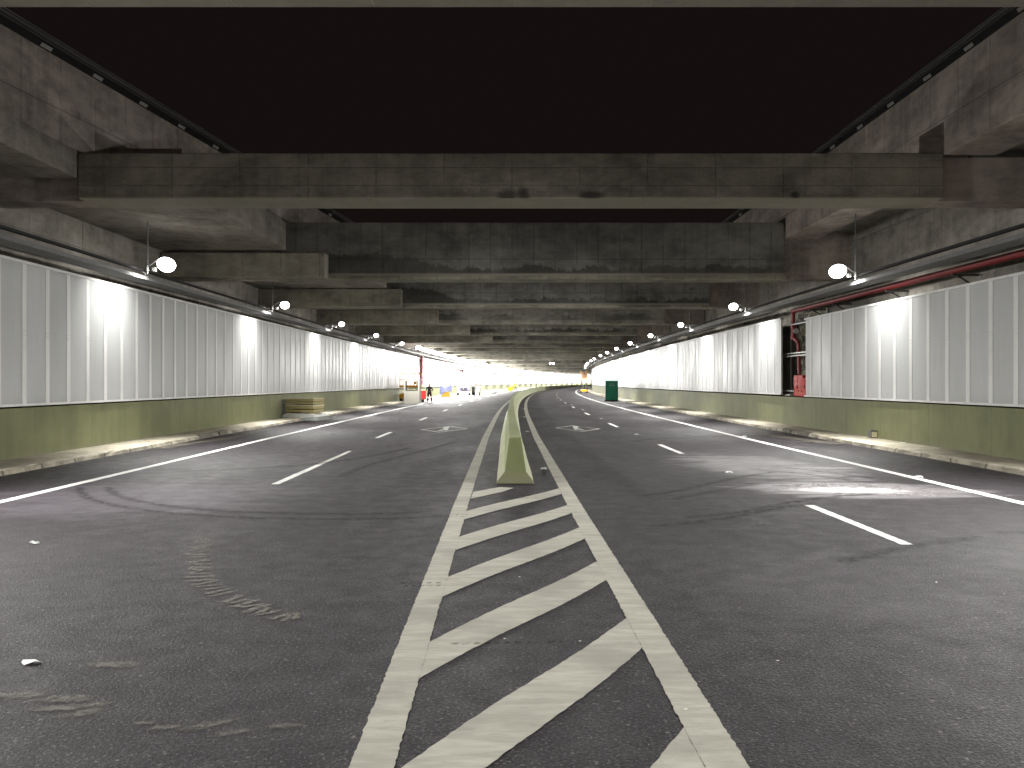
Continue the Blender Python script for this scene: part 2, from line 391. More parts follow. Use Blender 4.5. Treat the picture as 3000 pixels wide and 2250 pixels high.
def hatch(l1, l0, r1, r0):
    m = MB(); n = 60; P = []
    for k in range(n + 1):
        t = k / n
        xa = inner(-1, l1) * (1 - t) + inner(1, r1) * t; ya = l1 * (1 - t) + r1 * t
        xb = inner(-1, l0) * (1 - t) + inner(1, r0) * t; yb = l0 * (1 - t) + r0 * t
        bow = .035 * math.sin(math.pi * 2 * t)
        P.append(((xa, ya + bow + random.uniform(-.008, .008), Z1), (xb, yb + bow + random.uniform(-.008, .008), Z1)))
    for a, b in zip(P, P[1:]): m.face([a[1], b[1], b[0], a[0]])
    return m.build('hatch_stripe', M['white'], road)
for a in ((11.16, 10.47, 13.54, 12.87), (9.30, 8.56, 11.7, 10.98), (7.37, 6.70, 9.89, 9.19), (5.53, 4.85, 8.02, 7.27), (3.66, 2.98, 6.10, 5.41), (1.8, 1.1, 4.17, 3.45), (-.1, -.8, 2.3, 1.6)): hatch(*a)
m = MB(); m.face([(-.60, 12.32, Z1), (-.15, 13.12, Z1), (.03, 13.6, Z1), (-.19, 13.72, Z1), (-.60, 13.1, Z1)]); m.build('hatch_stripe', M['white'], road)
stripe('lane_dash', -4.0, .13, 14.1, 17.4, 'white2'); stripe('lane_dash', -4.0, .11, 17.4, 20.9, 'faded')
for k in range(24):
    a = 25.8 + 12 * k; stripe('lane_dash', -4.1, .13, a, a + 3.0, 'white2', step=1)
    a = 20.1 + 12 * k; stripe('lane_dash', 4.03, .13, a, a + 3.0, 'white2', step=1)
stripe('lane_dash', 4.03, .13, 8.85, 11.7, 'white2')
for k in range(2): stripe('lane_dash', -4.0, .13, 2.3 - 12 * k, 5.3 - 12 * k, 'white2') if k else None
def diamond(cx, cy, rx, ry, sk, mir):
    m = MB(); w = .12
    T = (cx + sk * .03, cy + ry); B = (cx - sk * .03, cy - ry); Lp = (cx - rx, cy - .3 * mir); Rp = (cx + rx, cy + .3 * mir)
    o = [T, Rp, B, Lp]
    for i in range(4):
        a, b = o[i], o[(i + 1) % 4]
        ia = (cx + (a[0] - cx) * .86, cy + (a[1] - cy) * .88); ib = (cx + (b[0] - cx) * .86, cy + (b[1] - cy) * .88)
        m.face([(a[0], a[1], Z1), (b[0], b[1], Z1), (ib[0], ib[1], Z1), (ia[0], ia[1], Z1)][::-1])
    q = lambda pts: m.face([(cx + p[0] * mir, cy + p[1], Z1) for p in (pts if mir < 0 else pts[::-1])])
    # small pictogram: a slanting stem with bars towards its foot
    q([(-.18, 1.55), (.06, 1.70), (.17, -.85), (.05, -.75)]); q([(.0, .15), (-.12, .15), (-.13, -.05), (.0, -.05)])
    q([(.05, -.35), (-.12, -.25), (-.14, -.45), (.05, -.6)]); q([(.05, -.75), (-.14, -.8), (-.18, -1.2), (-.02, -1.15)])
    q([(-.16, 1.25), (-.19, 1.5), (-.42, .9), (-.36, .75)])
    m.build('diamond_marking', M['faded'], road)
diamond(-2.45, 30.7, .86, 2.0, 1, 1); diamond(2.41, 31.2, .84, 2.1, -1, -1)

def decal(name, pts, w, mat, z, taper=True):
    m = MB(); P = []
    for i, (x, y) in enumerate(pts):
        a = Vector(pts[max(0, i - 1)]); b = Vector(pts[min(len(pts) - 1, i + 1)]); t = (b - a).normalized(); nn = Vector((-t.y, t.x))
        e = 0.0 if taper and i in (0, len(pts) - 1) else 1.0
        ww = w[i] if isinstance(w, (list, tuple)) else w
        c = Vector((x, y)); P.append([(c - nn * ww / 2, 0.0), (c, e), (c + nn * ww / 2, 0.0)])
    for a, b in zip(P, P[1:]):
        for k in range(2):
            m.face([(*a[k][0], z), (*a[k + 1][0], z), (*b[k + 1][0], z), (*b[k][0], z)], [a[k][1], a[k + 1][1], b[k + 1][1], b[k][1]])
    return m.build(name, M[mat], road, col=True)
def smoothpts(p, n=6):
    out = []
    for i in range(len(p) - 1):
        p0 = p[max(0, i - 1)]; p1 = p[i]; p2 = p[i + 1]; p3 = p[min(len(p) - 1, i + 2)]
        for k in range(n):
            t = k / n
            out.append(tuple(.5 * (2 * p1[j] + (p2[j] - p0[j]) * t + (2 * p0[j] - 5 * p1[j] + 4 * p2[j] - p3[j]) * t * t + (3 * p1[j] - p0[j] - 3 * p2[j] + p3[j]) * t ** 3) for j in (0, 1)))
    out.append(tuple(p[-1])); return out
for rr in (5.13, 4.72):
    decal('tyre_mark', [(-2.2 + rr * math.cos(a), 15.6 + rr * math.sin(a)) for a in [R(200 + 5 * k) for k in range(18)]], .26, 'skid', Z2)
SK = [[(2.15, 10.6), (2.92, 11.0), (3.95, 11.95), (4.7, 12.5), (5.6, 12.9)], [(1.6, 9.9), (2.6, 10.5), (3.5, 11.3), (4.3, 11.9)], [(1.9, 12.6), (2.68, 13.3), (3.89, 14.9), (5.0, 16.0)],
      [(2.3, 12.2), (3.2, 13.2), (4.1, 14.2)], [(4.6, 16.6), (5.4, 15.6), (5.9, 14.4)], [(5.2, 17.2), (5.9, 16.0), (6.5, 14.5)], [(5.4, 9.6), (6.6, 9.2), (8.0, 8.0)], [(3.3, 24), (4.5, 25.5), (6.8, 26.6), (9.0, 27)],
      [(-2.6, 22), (-3.4, 19), (-4.6, 17), (-6.5, 16)], [(-1.6, 24), (-2.2, 21), (-2.9, 17.5), (-3.1, 15)], [(3.0, 7.9), (4.2, 8.8), (5.2, 9.3)]]
for s_ in SK: decal('tyre_mark', smoothpts(s_), .30, 'skid', Z2)
# dried mud prints of a tyre tread
R3 = lambda a, b: G(a / 1.952, 1400 + b / 1.952)
tr = smoothpts([R3(1190, 330), R3(1140, 420), R3(1130, 490), R3(1150, 580), R3(1260, 660), R3(1420, 730), R3(1600, 790), R3(1800, 800), R3(2050, 805)], 5)
m = MB()
for i in range(len(tr) - 1):
    a = Vector(tr[i]); b = Vector(tr[i + 1]); t = (b - a).normalized(); nn = Vector((-t.y, t.x)); k = max(1, int((b - a).length / .07))
    for q in range(k):
        if random.random() < (.06 if i < 28 else .35 if i < 33 else .93): continue
        c = a.lerp(b, (q + .5) / k); wl = random.uniform(.07, .15); th = random.uniform(.02, .035); sl = t * random.uniform(-.05, .05)
        p = [c - nn * wl - t * th - sl, c + nn * random.uniform(.06, .14) - t * th + sl, c + nn * wl + t * th * .6 + sl, c - nn * wl * .8 + t * th - sl]
        m.face([(*v, Z2) for v in p])
m.build('mud_print', M['dirt'], road, col=True)
def blotch(name, cx, cy, rx, ry, mat, ang=0, seed=0):
    r_ = random.Random(seed); m = MB(); n = 20; ca, sa = math.cos(ang), math.sin(ang)
    T = lambda a, k: (cx + ca * rx * k * math.cos(a) - sa * ry * k * math.sin(a), cy + sa * rx * k * math.cos(a) + ca * ry * k * math.sin(a), Z2)
    ks = [r_.uniform(.7, 1.1) for _ in range(n)]
    for i in range(n):
        a, b = 2 * math.pi * i / n, 2 * math.pi * (i + 1) / n; k, q = ks[i], ks[(i + 1) % n]
        m.face([T(a, k * .5), T(b, q * .5), (cx, cy, Z2)], [.9, .9, 1]); m.face([T(a, k), T(b, q), T(b, q * .5), T(a, k * .5)], [0, 0, .9, .9])
    return m.build(name, M[mat], road, col=True)
for i, (px, py, rx, ry, an) in enumerate(((175, 2078, .17, .06, .2), (240, 2092, .16, .07, .4), (280, 2070, .12, .05, .5), (190, 2050, .2, .08, 0), (480, 2135, .12, .04, .3), (560, 2140, .12, .03, .1), (620, 2125, .16, .05, .5), (680, 2150, .14, .04, .5), (420, 2122, .08, .03, 0), (840, 2130, .14, .04, .1), (60, 2040, .2, .07, 0), (330, 1950, .25, .08, 0))):
    blotch('mud_patch', *G(px, py), rx, ry, 'mud2', an, i)
m = MB()
for yy, x0_, x1_ in ((12.1, -.95, -.6), (12.2, .55, 1.0), (12.35, -.1, .4), (10.75, -1.0, -.55), (10.9, .0, .5), (11.0, .75, 1.0), (10.62, -1.0, -.6), (7.1, -.95, -.6), (7.0, -.9, -.6), (5.45, -.4, .35)):
    x_ = x0_
    while x_ < x1_:
        L_ = random.uniform(.025, .05); m.face([(x_, yy, .010), (x_ + L_, yy + .012, .010), (x_ + L_ + .01, yy + .05, .010), (x_ + .01, yy + .045, .010)], [.9] * 4); x_ += L_ + .03; yy += .004
m.build('tread_print', M['skid'], road, col=True)
decal('sand_film', smoothpts([(-9.1, 21.5), (-8.9, 24), (-8.6, 26.5), (-8.9, 29), (-9.15, 31)]), .75, 'sand', Z2)
decal('sand_film', smoothpts([(9.1, 23.2), (8.6, 25.2), (8.2, 27.5), (8.6, 29.5), (9.1, 31)]), 1.0, 'sand', Z2)
for p, w in (([(5.8, 25.3), (6.9, 25.2)], .22), ([(7.6, 24.6), (8.5, 23.9), (8.9, 23.4)], .28), ([(7.3, 22.3), (7.9, 20.9), (7.8, 20.2)], .10), ([(-6.9, 38), (-7.3, 46), (-7.7, 52)], .5)):
    decal('white_smear', smoothpts(p), w, 'whitewash', Z2)
for s_ in (-1, 1): decal('wet_gutter', [(C0(d) + s_ * 9.22, d) for d in range(10, 46, 2)], .1, 'whitewash', Z2)

# road studs
def stud():
    t = thing('road_stud', 'x', 'road stud', (0, 0, 0), group='white raised road studs')
    MB().hexa([(-.06, -.05, 0), (.06, -.05, 0), (.06, .05, 0), (-.06, .05, 0)], [(-.045, -.025, .022), (.045, -.025, .022), (.045, .03, .022), (-.045, .03, .022)]).build('body', M['stud'], t)
    MB().box(-.04, .04, -.052, -.045, .004, .016).build('reflector', M['chrome'], t)
    return t
st0 = stud(); register(st0)
spots = [((1593, 1374), 'white road stud nearest the barrier end beside the right gore line'), ((1545, 1264.6), 'second white road stud along the right side of the barrier'), ((1536.7, 1222), 'third white road stud along the right side of the barrier'),
         ((1535, 1198), 'fourth white road stud along the right side of the barrier'), ((2692, 1398), 'white road stud touching the right edge line, nearest of those on it'), ((2181, 1279), 'white road stud on the right edge line near the storm drain'),
         ((1865, 1273), 'white road stud between the first two lane dashes of the right carriageway'), ((2136, 1384), 'white road stud in front of the bright dusty patch on the right carriageway'),
         ((1761.3, 1226.7), 'white road stud between the second and third lane dashes on the right'), ((1707.4, 1201), 'white road stud between the third and fourth lane dashes on the right'), ((1675, 1185.6), 'white road stud between the fourth and fifth lane dashes on the right')]
for i, (p, l) in enumerate(spots):
    x, y = G(*p); o = st0 if i == 0 else dup(st0); o.location = (x, y, 0); o['label'] = l

# ------------------------------------------------------------------ pavements
rnd = random.Random(3)
def kj(i, q, d):
    r_ = random.Random(int(d * 100) * 7 + q)
    return (r_.uniform(-.02, .02), r_.uniform(-.012, .012)) if q in (1, 2, 3) else (0, 0)
def pavement(s):
    m = MB(); pr = [(s * 9.30, 0), (s * 9.315, .075), (s * 9.36, .108), (s * 9.55, .118), (s * 10.36, .12)]
    m.sweep(pr if s < 0 else pr[::-1], -30, 60, .32, closed=False, jit=(lambda i, q, d: kj(i, q if s < 0 else 4 - q, d)))
    m.sweep(pr if s < 0 else pr[::-1], 60, 460, 3, closed=False)
    tag(m.build('pavement', M['walk'], smooth=False), 'narrow concrete pavement with a worn kerb on the %s' % ('left' if s < 0 else 'right'), kind='structure')
pavement(-1); pavement(1)

# ------------------------------------------------------------------ low green walls and retaining walls
def wall(name, mat, prof, d0, d1, label, step=3):
    o = MB().sweep(prof, d0, d1, step).build(name, M[mat], org=(C0(d0) + prof[0][0], d0, 0)); return tag(o, label, 'wall')
wall('base_wall', 'green', [(-10.33, 0), (-10.33, 1.16), (-10.95, 1.16), (-10.95, 0)], -30, 460, 'long olive green low wall along the left pavement')
wall('base_wall', 'green', [(10.33, 0), (10.95, 0), (10.95, 1.16), (10.33, 1.16)], -30, 460, 'long olive green low wall along the right pavement')
wall('retaining_wall', 'wallc', [(-10.955, 0), (-10.955, 8.1), (-11.8, 8.1), (-11.8, 0)], -30, 460, 'dark concrete retaining wall behind the left panels')
wall('retaining_wall', 'wallc', [(10.955, 0), (11.8, 0), (11.8, 8.1), (10.955, 8.1)], -30, 460, 'dark concrete retaining wall behind the right panels')
def cladding(s, d0, d1, z0, z1, uf, label, near0):
    t = thing('wall_cladding', label, 'wall cladding', (C0(d0) + s * uf, d0, z0)); ox, oy, oz = t.location
    pw, gp = .9, .16; cnt = 0; rest = MB(); rstrip = MB(); y = d0
    def quad(m, ya, yb, za, zb, u0, u1):
        ca, cb = C0(ya), C0(yb); a = [(ca + s * u0, ya), (ca + s * u1, ya), (cb + s * u1, yb), (cb + s * u0, yb)]
        m.hexa([(p[0] - ox, p[1] - oy, za - oz) for p in a], [(p[0] - ox, p[1] - oy, zb - oz) for p in a])
    while y < d1 - .05:
        ye = min(d1, y + pw); mm = MB(); ms = MB()
        quad(mm, y + gp / 2 if ye - y > gp else y, max(ye - gp / 2, y + .02), z0 + .03, z1 - .03, uf, uf + .05)
        quad(ms, max(d0, y - gp / 2), y + gp / 2, z0 + .03, z1 - .03, uf - .006, uf + .05)
        if y >= near0 and cnt < 100:
            mm.build('panel', M['panel'], t); ms.build('cover_strip', M['strip'], t); cnt += 1
        else:
            rest.v += []; 
            for src, dst in ((mm, rest), (ms, rstrip)):
                n = len(dst.v); dst.v += src.v; dst.c += src.c; dst.f += [[i + n for i in f] for f in src.f]
        y = ye
    if rest.v: tag(rest.build('panel', M['panel'], t), kind='stuff'); tag(rstrip.build('cover_strip', M['strip'], t), kind='stuff')
    for (za, zb, nm) in ((z1 - .03, z1 + .03, 'top_rail'), (z0 - .02, z0 + .03, 'bottom_rail')):
        m = MB(); a, b = s * (uf - .03), s * (uf + .07)
        m.sweep([(a, za), (a, zb), (b, zb), (b, za)], d0 - .01, d1 + .01, 3)
        m.v = [(p[0] - ox, p[1] - oy, p[2] - oz) for p in m.v]; m.build(nm, M['strip'], t)
    return t
cladding(-1, -20.03, 86.4, 1.22, 4.22, 10.27, 'grey panel cladding with white joints on the near left wall', 11)
cladding(-1, 87.4, 455, 1.22, 4.22, 10.27, 'brightly lit panel cladding on the left wall beyond the red riser pipe', 87)
cladding(1, -20.5, 29.6, 1.22, 3.90, 10.27, 'grey panel cladding on the right wall, from the frame edge to the red cabinet', 11)
cladding(1, 32.0, 163, 1.25, 4.10, 10.20, 'grey panel cladding on the right wall beyond the red cabinet', 32)
cladding(1, 171, 455, 1.25, 4.10, 10.20, 'far panel cladding on the right wall beyond the yellow lift', 171)
# uncovered patch
m = MB(); n_ = 16
for i in range(n_):
    for k in range(12):
        def pt(a, b):
            r_ = random.Random(a * 31 + b); return (10.90 + r_.uniform(-.07, .05), 29.2 + a * .2, 1.16 + b * .26)
        m.face([pt(i, k), pt(i + 1, k), pt(i + 1, k + 1), pt(i, k + 1)])
tag(m.build('rock_face', M['rock'], org=(10.9, 29.2, 1.16), smooth=True), 'rough patchy rock face exposed in the gap of the right panels', 'rock face')
t = thing('wall_studs', 'bare metal rails crossing the gap between the right wall panels', 'rails', (10.4, 30.8, 1.2))
for z in (.16, 1.46, 1.56, 2.62): MB().box(0, .04, -1.7, 1.7, z, z + .035).build('rail', M['rail'], t)
for y in (-.75, .9): MB().box(.05, .10, y, y + .05, 0, 2.8).build('stud', M['steel'], t)
MB().box(-.05, .25, .75, 1.3, .0, .05).build('rail', M['rail'], t)

# ------------------------------------------------------------------ concrete barrier
m = MB(); half = [(.31, 0), (.31, .05), (.185, .21), (.105, .78)]
prof = [(-u, z) for u, z in half] + [(u, z) for u, z in half[::-1]]
def bj(i, q, d):
    r_ = random.Random(int(d / 1.5) * 13 + q); k = .008 if d < 60 else .0; return (r_.uniform(-k, k), r_.uniform(-k, k) if 2 < q < 5 else 0)
m.sweep(prof, 14.15, 450, 1.5, jit=bj)
tag(m.build('concrete_barrier', M['barrier'], org=(.05, 14.15, 0), bevel=.012), 'olive painted concrete barrier curving between the carriageways', 'barrier')

# ------------------------------------------------------------------ roof beams
def beam(D, T, z0, z1, mat, label, xl=-8.75, xr=8.7, stub=None, deep=10.95):
    c = C0(D) if D > 60 else 0
    t = thing('roof_beam', label, 'concrete beam', (c, D, z0), group='concrete beams across the road')
    h = z1 - z0
    MB().box(xl, xr, 0, T, 0, h).build('web', M[mat], t, bevel=.025)
    MB().box(-deep, xl, .28, T - .02, 0.01, h - .02).build('beam_end', M['edge'], t)
    MB().box(xr, deep, .28, T - .02, 0.01, h - .02).build('beam_end', M['edge'], t)
    if mat != 'beamA':
        MB().box(xl - .05, xr + .04, -.05, T + .03, -.02, .10).build('flange', M['stub'], t, bevel=.02)
    if stub:
        MB().box(-deep, stub - c, -.62, -.055, -.015, .74).build('corbel', M['stub'], t, bevel=.02)
    return t
beam(-2.1, .97, 5.40, 6.3, 'beamA', 'concrete beam behind the camera')
beam(7.40, .97, 5.40, 6.3, 'beamA', 'brownish concrete beam along the top edge of the picture, nearest overhead')
beam(17.05, 1.0, 5.40, 6.32, 'beamA', 'wide concrete beam with two dark round stains, below the large patch of night sky')
BL = [(27.0, 'tall grey girder with even vertical joints and a dark mouldy band, below the narrow strip of sky', -7.5, -5.84), (37.2, 'third concrete beam from the camera, with a dark stained lower band', -9, -4.8),
      (47.9, 'fourth concrete beam, with a pale corbel ending left of the middle', -9, -4.15), (58.9, 'fifth concrete beam, with a row of round holes', -9, -2.9), (70.5, 'sixth concrete beam, dark patches near its lower edge', -9, -1.6),
      (80, 'seventh concrete beam, just before the bright row of lamps', -9, None), (90, 'eighth concrete beam, above the start of the bright left wall', -9, None), (100, 'ninth concrete beam, lit from the left lamp row', -9, None),
      (111, 'tenth concrete beam, lit along its lower edge', -9, None), (122, 'eleventh concrete beam, last of the closely spaced ones', -9, None), (152, 'pale concrete beam beyond the closely spaced ones', -9, None),
      (190, 'far concrete beam behind the pale one', -9, None), (231, 'brownish far concrete beam above the bright tunnel end', -9, None), (273, 'second last visible concrete beam above the bright tunnel end', -9, None), (330, 'last concrete beam above the bright tunnel end', -9, None)]
for i, (D, l, xl, stb) in enumerate(BL):
    beam(D, .83, 5.0, 6.8, 'beamB' if i == 0 else 'beamH' if i == 3 else 'beamC' if i > 1 else 'beamB', l, xl=xl, xr=8.7, stub=stb)
o = MB().sweep([(-11, 6.8), (11, 6.8), (11, 7.2), (-11, 7.2)], 38.1, 460, 4).build('roof_slab', M['slab'], org=(0, 38.1, 6.8)); tag(o, 'concrete roof slab closing the tunnel above the farther beams', 'roof')
# left side slabs: (y0,y1, inner at y0, inner at y1, z0,z1)
def slab8(name, y0, y1, x0a, x0b, xo, z0, z1, mat, label, cat):
    m = MB().hexa([(xo, y0, z0), (x0a, y0, z0), (x0b, y1, z0), (xo, y1, z0)], [(xo, y0, z1), (x0a, y0, z1), (x0b, y1, z1), (xo, y1, z1)])
    return tag(m.build(name, M[mat], org=((xo + x0a) / 2, y0, z0), bevel=.02), label, cat)
slab8('edge_slab', 8.4, 17.04, -8.75, -8.75, -10.95, 5.81, 6.36, 'soffit', 'left side slab reaching from the picture edge to the wide beam', 'concrete slab')
slab8('edge_slab', -1.1, 7.38, -9.2, -8.75, -10.95, 5.81, 6.36, 'soffit', 'left side slab overhead beside the camera', 'concrete slab')
slab8('edge_slab', 18.08, 26.3, -7.05, -7.02, -10.95, 5.81, 6.7, 'soffit', 'left side slab above the nearest lamp with board marks on its underside', 'concrete slab')
for k, (a, b, xa, xb) in enumerate(((27.9, 36.5, -5.9, -5.4), (38.1, 47.2, -5.0, -4.6), (48.8, 58.2, -4.3, -3.6), (59.8, 69.8, -3.0, -2.4), (71.4, 86, -1.8, -1.8))):
    slab8('edge_slab', a, b, xa, xb, -10.95, 5.76, 6.79, 'soffit', 'left side slab behind the %s beam' % ('tall grey', 'third', 'fourth', 'fifth', 'sixth')[k], 'concrete slab')
# right edge beams with soffit
for k, (a, b) in enumerate(((-1.1, 7.38), (8.4, 17.04), (18.08, 26.9))):
    lab = ('right edge beam overhead beside the camera', 'right edge beam in front of the wide beam', 'right edge beam between the wide beam and the tall girder')[k]
    tag(MB().box(8.69, 9.75, a, b, 6.27, 6.95).build('edge_beam', M['edge'], org=(9.2, a, 6.27), bevel=.015), lab, 'concrete beam')
tag(MB().box(9.76, 10.95, -1.1, 27.8, 6.5, 6.9).build('edge_slab', M['slab'], org=(10.3, -1.1, 6.5)), 'dark side slab above the right cable tray', 'concrete slab')
for k in range(6):
    a = 27.9 + 10.5 * k
    tag(MB().box(8.69, 9.6, a, a + 9.0, 6.1, 6.79).build('edge_beam', M['edge'], org=(9.2, a, 6.1)), 'right edge beam %s' % ('behind the tall girder', 'behind the third beam', 'behind the fourth beam', 'behind the fifth beam', 'behind the sixth beam', 'behind the seventh beam')[k], 'concrete beam')
# upper walls round the opening
UL = lambda d: -8.71 + .12 * (d - 17.2)
m = MB(); a, b = -4, 36.4
m.hexa([(UL(a) - .5, a, 6.361), (UL(a), a, 6.361), (UL(b), b, 6.361), (UL(b) - .5, b, 6.361)], [(UL(a) - .5, a, 8.12), (UL(a), a, 8.12), (UL(b), b, 8.12), (UL(b) - .5, b, 8.12)])
tag(m.build('parapet_wall', M['edge'], org=(UL(a), a, 6.36)), 'left concrete wall of the roof opening, slanting inwards', 'wall')
tag(MB().box(8.695, 9.3, -4, 36.4, 6.951, 8.12).build('parapet_wall', M['edge'], org=(8.7, -4, 6.95)), 'right concrete wall of the roof opening', 'wall')
m = MB(); tag(MB().box(-11.8, 11.8, -4.6, -4.05, 6.36, 8.12).build('parapet_wall', M['edge'], org=(0, -4.3, 6.36)), 'concrete wall of the roof opening behind the camera', 'wall')
tag(MB().box(-11, 11, -30, -4.7, 6.8, 7.2).build('roof_slab', M['slab'], org=(0, -30, 6.8)), 'concrete roof slab behind the camera', 'roof')
def railing(xf, label):
    t = thing('guard_rail', label, 'railing', (xf(0), 0, 8.12)); x0 = xf(0)
    L = lambda y, dx, z: (xf(y) + dx - x0, y, z)
    sg = 1 if x0 < 0 else -1
    for z, dx, r_ in ((.13, .02, .03), (.04, .05, .022), (.22, -.02, .018)):
        MB().path([L(y, dx * sg, z) for y in (-3, 5, 13, 21, 29, 36)], r_, 8).build('rail', M['tray' if z > .1 else 'steel'], t)
    MB().hexa([L(-3, .0 * sg, -.12), L(-3, .06 * sg, -.12), L(36, .06 * sg, -.12), L(36, 0, -.12)], [L(-3, 0, .0), L(-3, .06 * sg, .0), L(36, .06 * sg, .0), L(36, 0, .0)]).build('skirt', M['cable'], t)
    ds = [12.4, 14.1, 15.8, 17.4, 19.1, 20.8, 22.6, 24.2, 28, 26, 30, 31.8, 33.6]
    for d in ds:
        MB().hexa([L(d, .065 * sg, -.13), L(d, .075 * sg, -.13), L(d + .3, .075 * sg, -.13), L(d + .3, .065 * sg, -.13)], [L(d + .06, .065 * sg, -.05), L(d + .06, .075 * sg, -.05), L(d + .36, .075 * sg, -.05), L(d + .36, .065 * sg, -.05)]).build('bracket', M['rail'], t)
railing(UL, 'dark guard rail with white plates on top of the left opening wall')
railing(lambda d: 8.69, 'dark guard rail with white plates on top of the right opening wall')

# ------------------------------------------------------------------ cable trays
def tray(s, label, d1=172):
    u = 9.4 if s > 0 else 9.55
    t = thing('cable_tray', label, 'cable tray', (C0(-20) + s * u, -20, 4.4)); ox, oy, oz = t.location
    def sw(prof, name, mat, step=4):
        m = MB().sweep(prof, -20, d1, step); m.v = [(p[0] - ox, p[1] - oy, p[2] - oz) for p in m.v]; m.build(name, M[mat], t)
    sw([(s * u, 4.38), (s * (u + .5), 4.38), (s * (u + .5), 4.395), (s * u, 4.395)], 'tray_base', 'tray')
    sw([(s * u, 4.396), (s * (u + .012), 4.396), (s * (u + .012), 4.47), (s * u, 4.47)], 'tray_side', 'tray')
    sw([(s * (u + .49), 4.396), (s * (u + .5), 4.396), (s * (u + .5), 4.47), (s * (u + .49), 4.47)], 'tray_side', 'tray')
    for k, (uu, zz, r_) in enumerate(((.08, 4.45, .04), (.18, 4.46, .055), (.30, 4.47, .06), (.40, 4.45, .045), (.06, 4.62, .035), (.16, 4.63, .03))):
        pr = [(s * (u + uu) + r_ * math.cos(a), zz + r_ * math.sin(a)) for a in [R(60 * q) for q in range(6)]]
        sw(pr, 'cable', 'cable')
tray(-1, 'galvanised cable tray with black cables along the left wall', 455); tray(1, 'galvanised cable tray with black cables along the right wall')

# ------------------------------------------------------------------ floodlights
def make_lamp(s, label, rodtop, big=True, group=None, power=None, r=.25):
    t = thing('floodlight' if big else 'tunnel_lamp', label, 'lamp', (0, 0, 4.72), group=group)
    ax = Vector((-s * .12, -.62, -.62)).normalized()
    hz = MB(); c = Vector((0, 0, 0))
    hz.tube(c - ax * .16, c - ax * .01, r * .55, 16, r2=r * .98); hz.tube(c - ax * .26, c - ax * .16, r * .35, 12, r2=r * .4)
    hz.build('housing', M['steel'], t, smooth=False)
    MB().dome(c, r, ax, 20, 6, .55).build('lens', M['lens' if big else 'rowlens'], t, smooth=True)
    ro = s * .48
    if big:
        MB().tube((ro, 0, -.24), (ro, 0, rodtop - 4.72), .018, 6).build('rod', M['tray'], t)
        MB().path([(0, .05, .2), (ro * .5, .02, .12), (ro, 0, -.06)], .018, 6).build('arm', M['tray'], t)
        k = MB().tube((ro, 0, -.02), (ro, 0, -.16), .02, 8, r2=.045); k.path([(ro, 0, -.16), (ro + s * .05, 0, -.24), (ro + s * .12, 0, -.20)], .012, 6); k.box(ro - .17 * s - .04, ro - .17 * s + .04, -.04, .04, -.17, -.08)
        k.build('clamp', M['whitep'], t)
    else:
        MB().path([(0, .04, .12), (ro * .9, .02, -.1), (ro, 0, -.3)], .015, 6).build('arm', M['tray'], t)
    return t
def add_point(t, P):
    l = bpy.data.lights.new('lamp_light', 'POINT'); l.energy = P; l.color = LAMP_COL; l.shadow_soft_size = .1
    o = bpy.data.objects.new('lamp_light', l); COL.objects.link(o); o.parent = t; o.location = (0, -.05, -.32); return o
def add_spot(t, s, P, size=112, tilt=56):
    l = bpy.data.lights.new('lamp_light', 'SPOT'); l.energy = P; l.color = LAMP_COL; l.spot_size = R(size); l.spot_blend = 1.0; l.shadow_soft_size = .12
    o = bpy.data.objects.new('lamp_light', l); COL.objects.link(o); o.parent = t; o.location = (0, -.02, -.24)
    o.rotation_euler = (0, R(tilt) * -s, 0)
    return o
ords = ['nearest', 'second', 'third', 'fourth', 'fifth', 'sixth', 'seventh', 'eighth', 'ninth', 'tenth', 'eleventh', 'twelfth', 'thirteenth', 'fourteenth']
LL = [10.7, 21.7, 33.1, 44.0, 54.6, 66.0, -.3, -11.3]; RL = [12.5, 23.0, 33.8, 44.5, 54.8, 65.5, 76, 86, 96, 109, 119, 133, 145, 161, 179, 2.0, -8.5]
for s, LST, side, top in ((-1, LL, 'left', 5.81), (1, RL, 'right', 6.27)):
    base = make_lamp(s, 'x', top, group='floodlights hung along the %s wall' % side, r=.175); add_spot(base, s, SPOT_W); add_spot(base, s, FLOOD_W, 138, -41); register(base)
    vis = [d for d in LST if d > 20]
    for i, d in enumerate(LST):
        o = base if i == 0 else dup(base)
        o.location = (C0(d) + s * 8.86, d, 4.72)
        o['label'] = ('%s visible floodlight hung along the %s wall' % (ords[vis.index(d)], side)) if d in vis else 'floodlight on the %s wall beside or behind the camera, out of view' % side
        o['group'] = 'floodlights hung along the %s wall' % side
        for ch in o.children:
            if ch.name.startswith('lens'): ch.scale = (1.3,) * 3 if 20 < d < 25 else (.85,) * 3 if d > 40 else (1, 1, 1)  # nearest lenses enlarged to imitate glare bloom, far ones reduced
        if s > 0 and d > 70: add_spot(o, s, 1500, 160, 10)
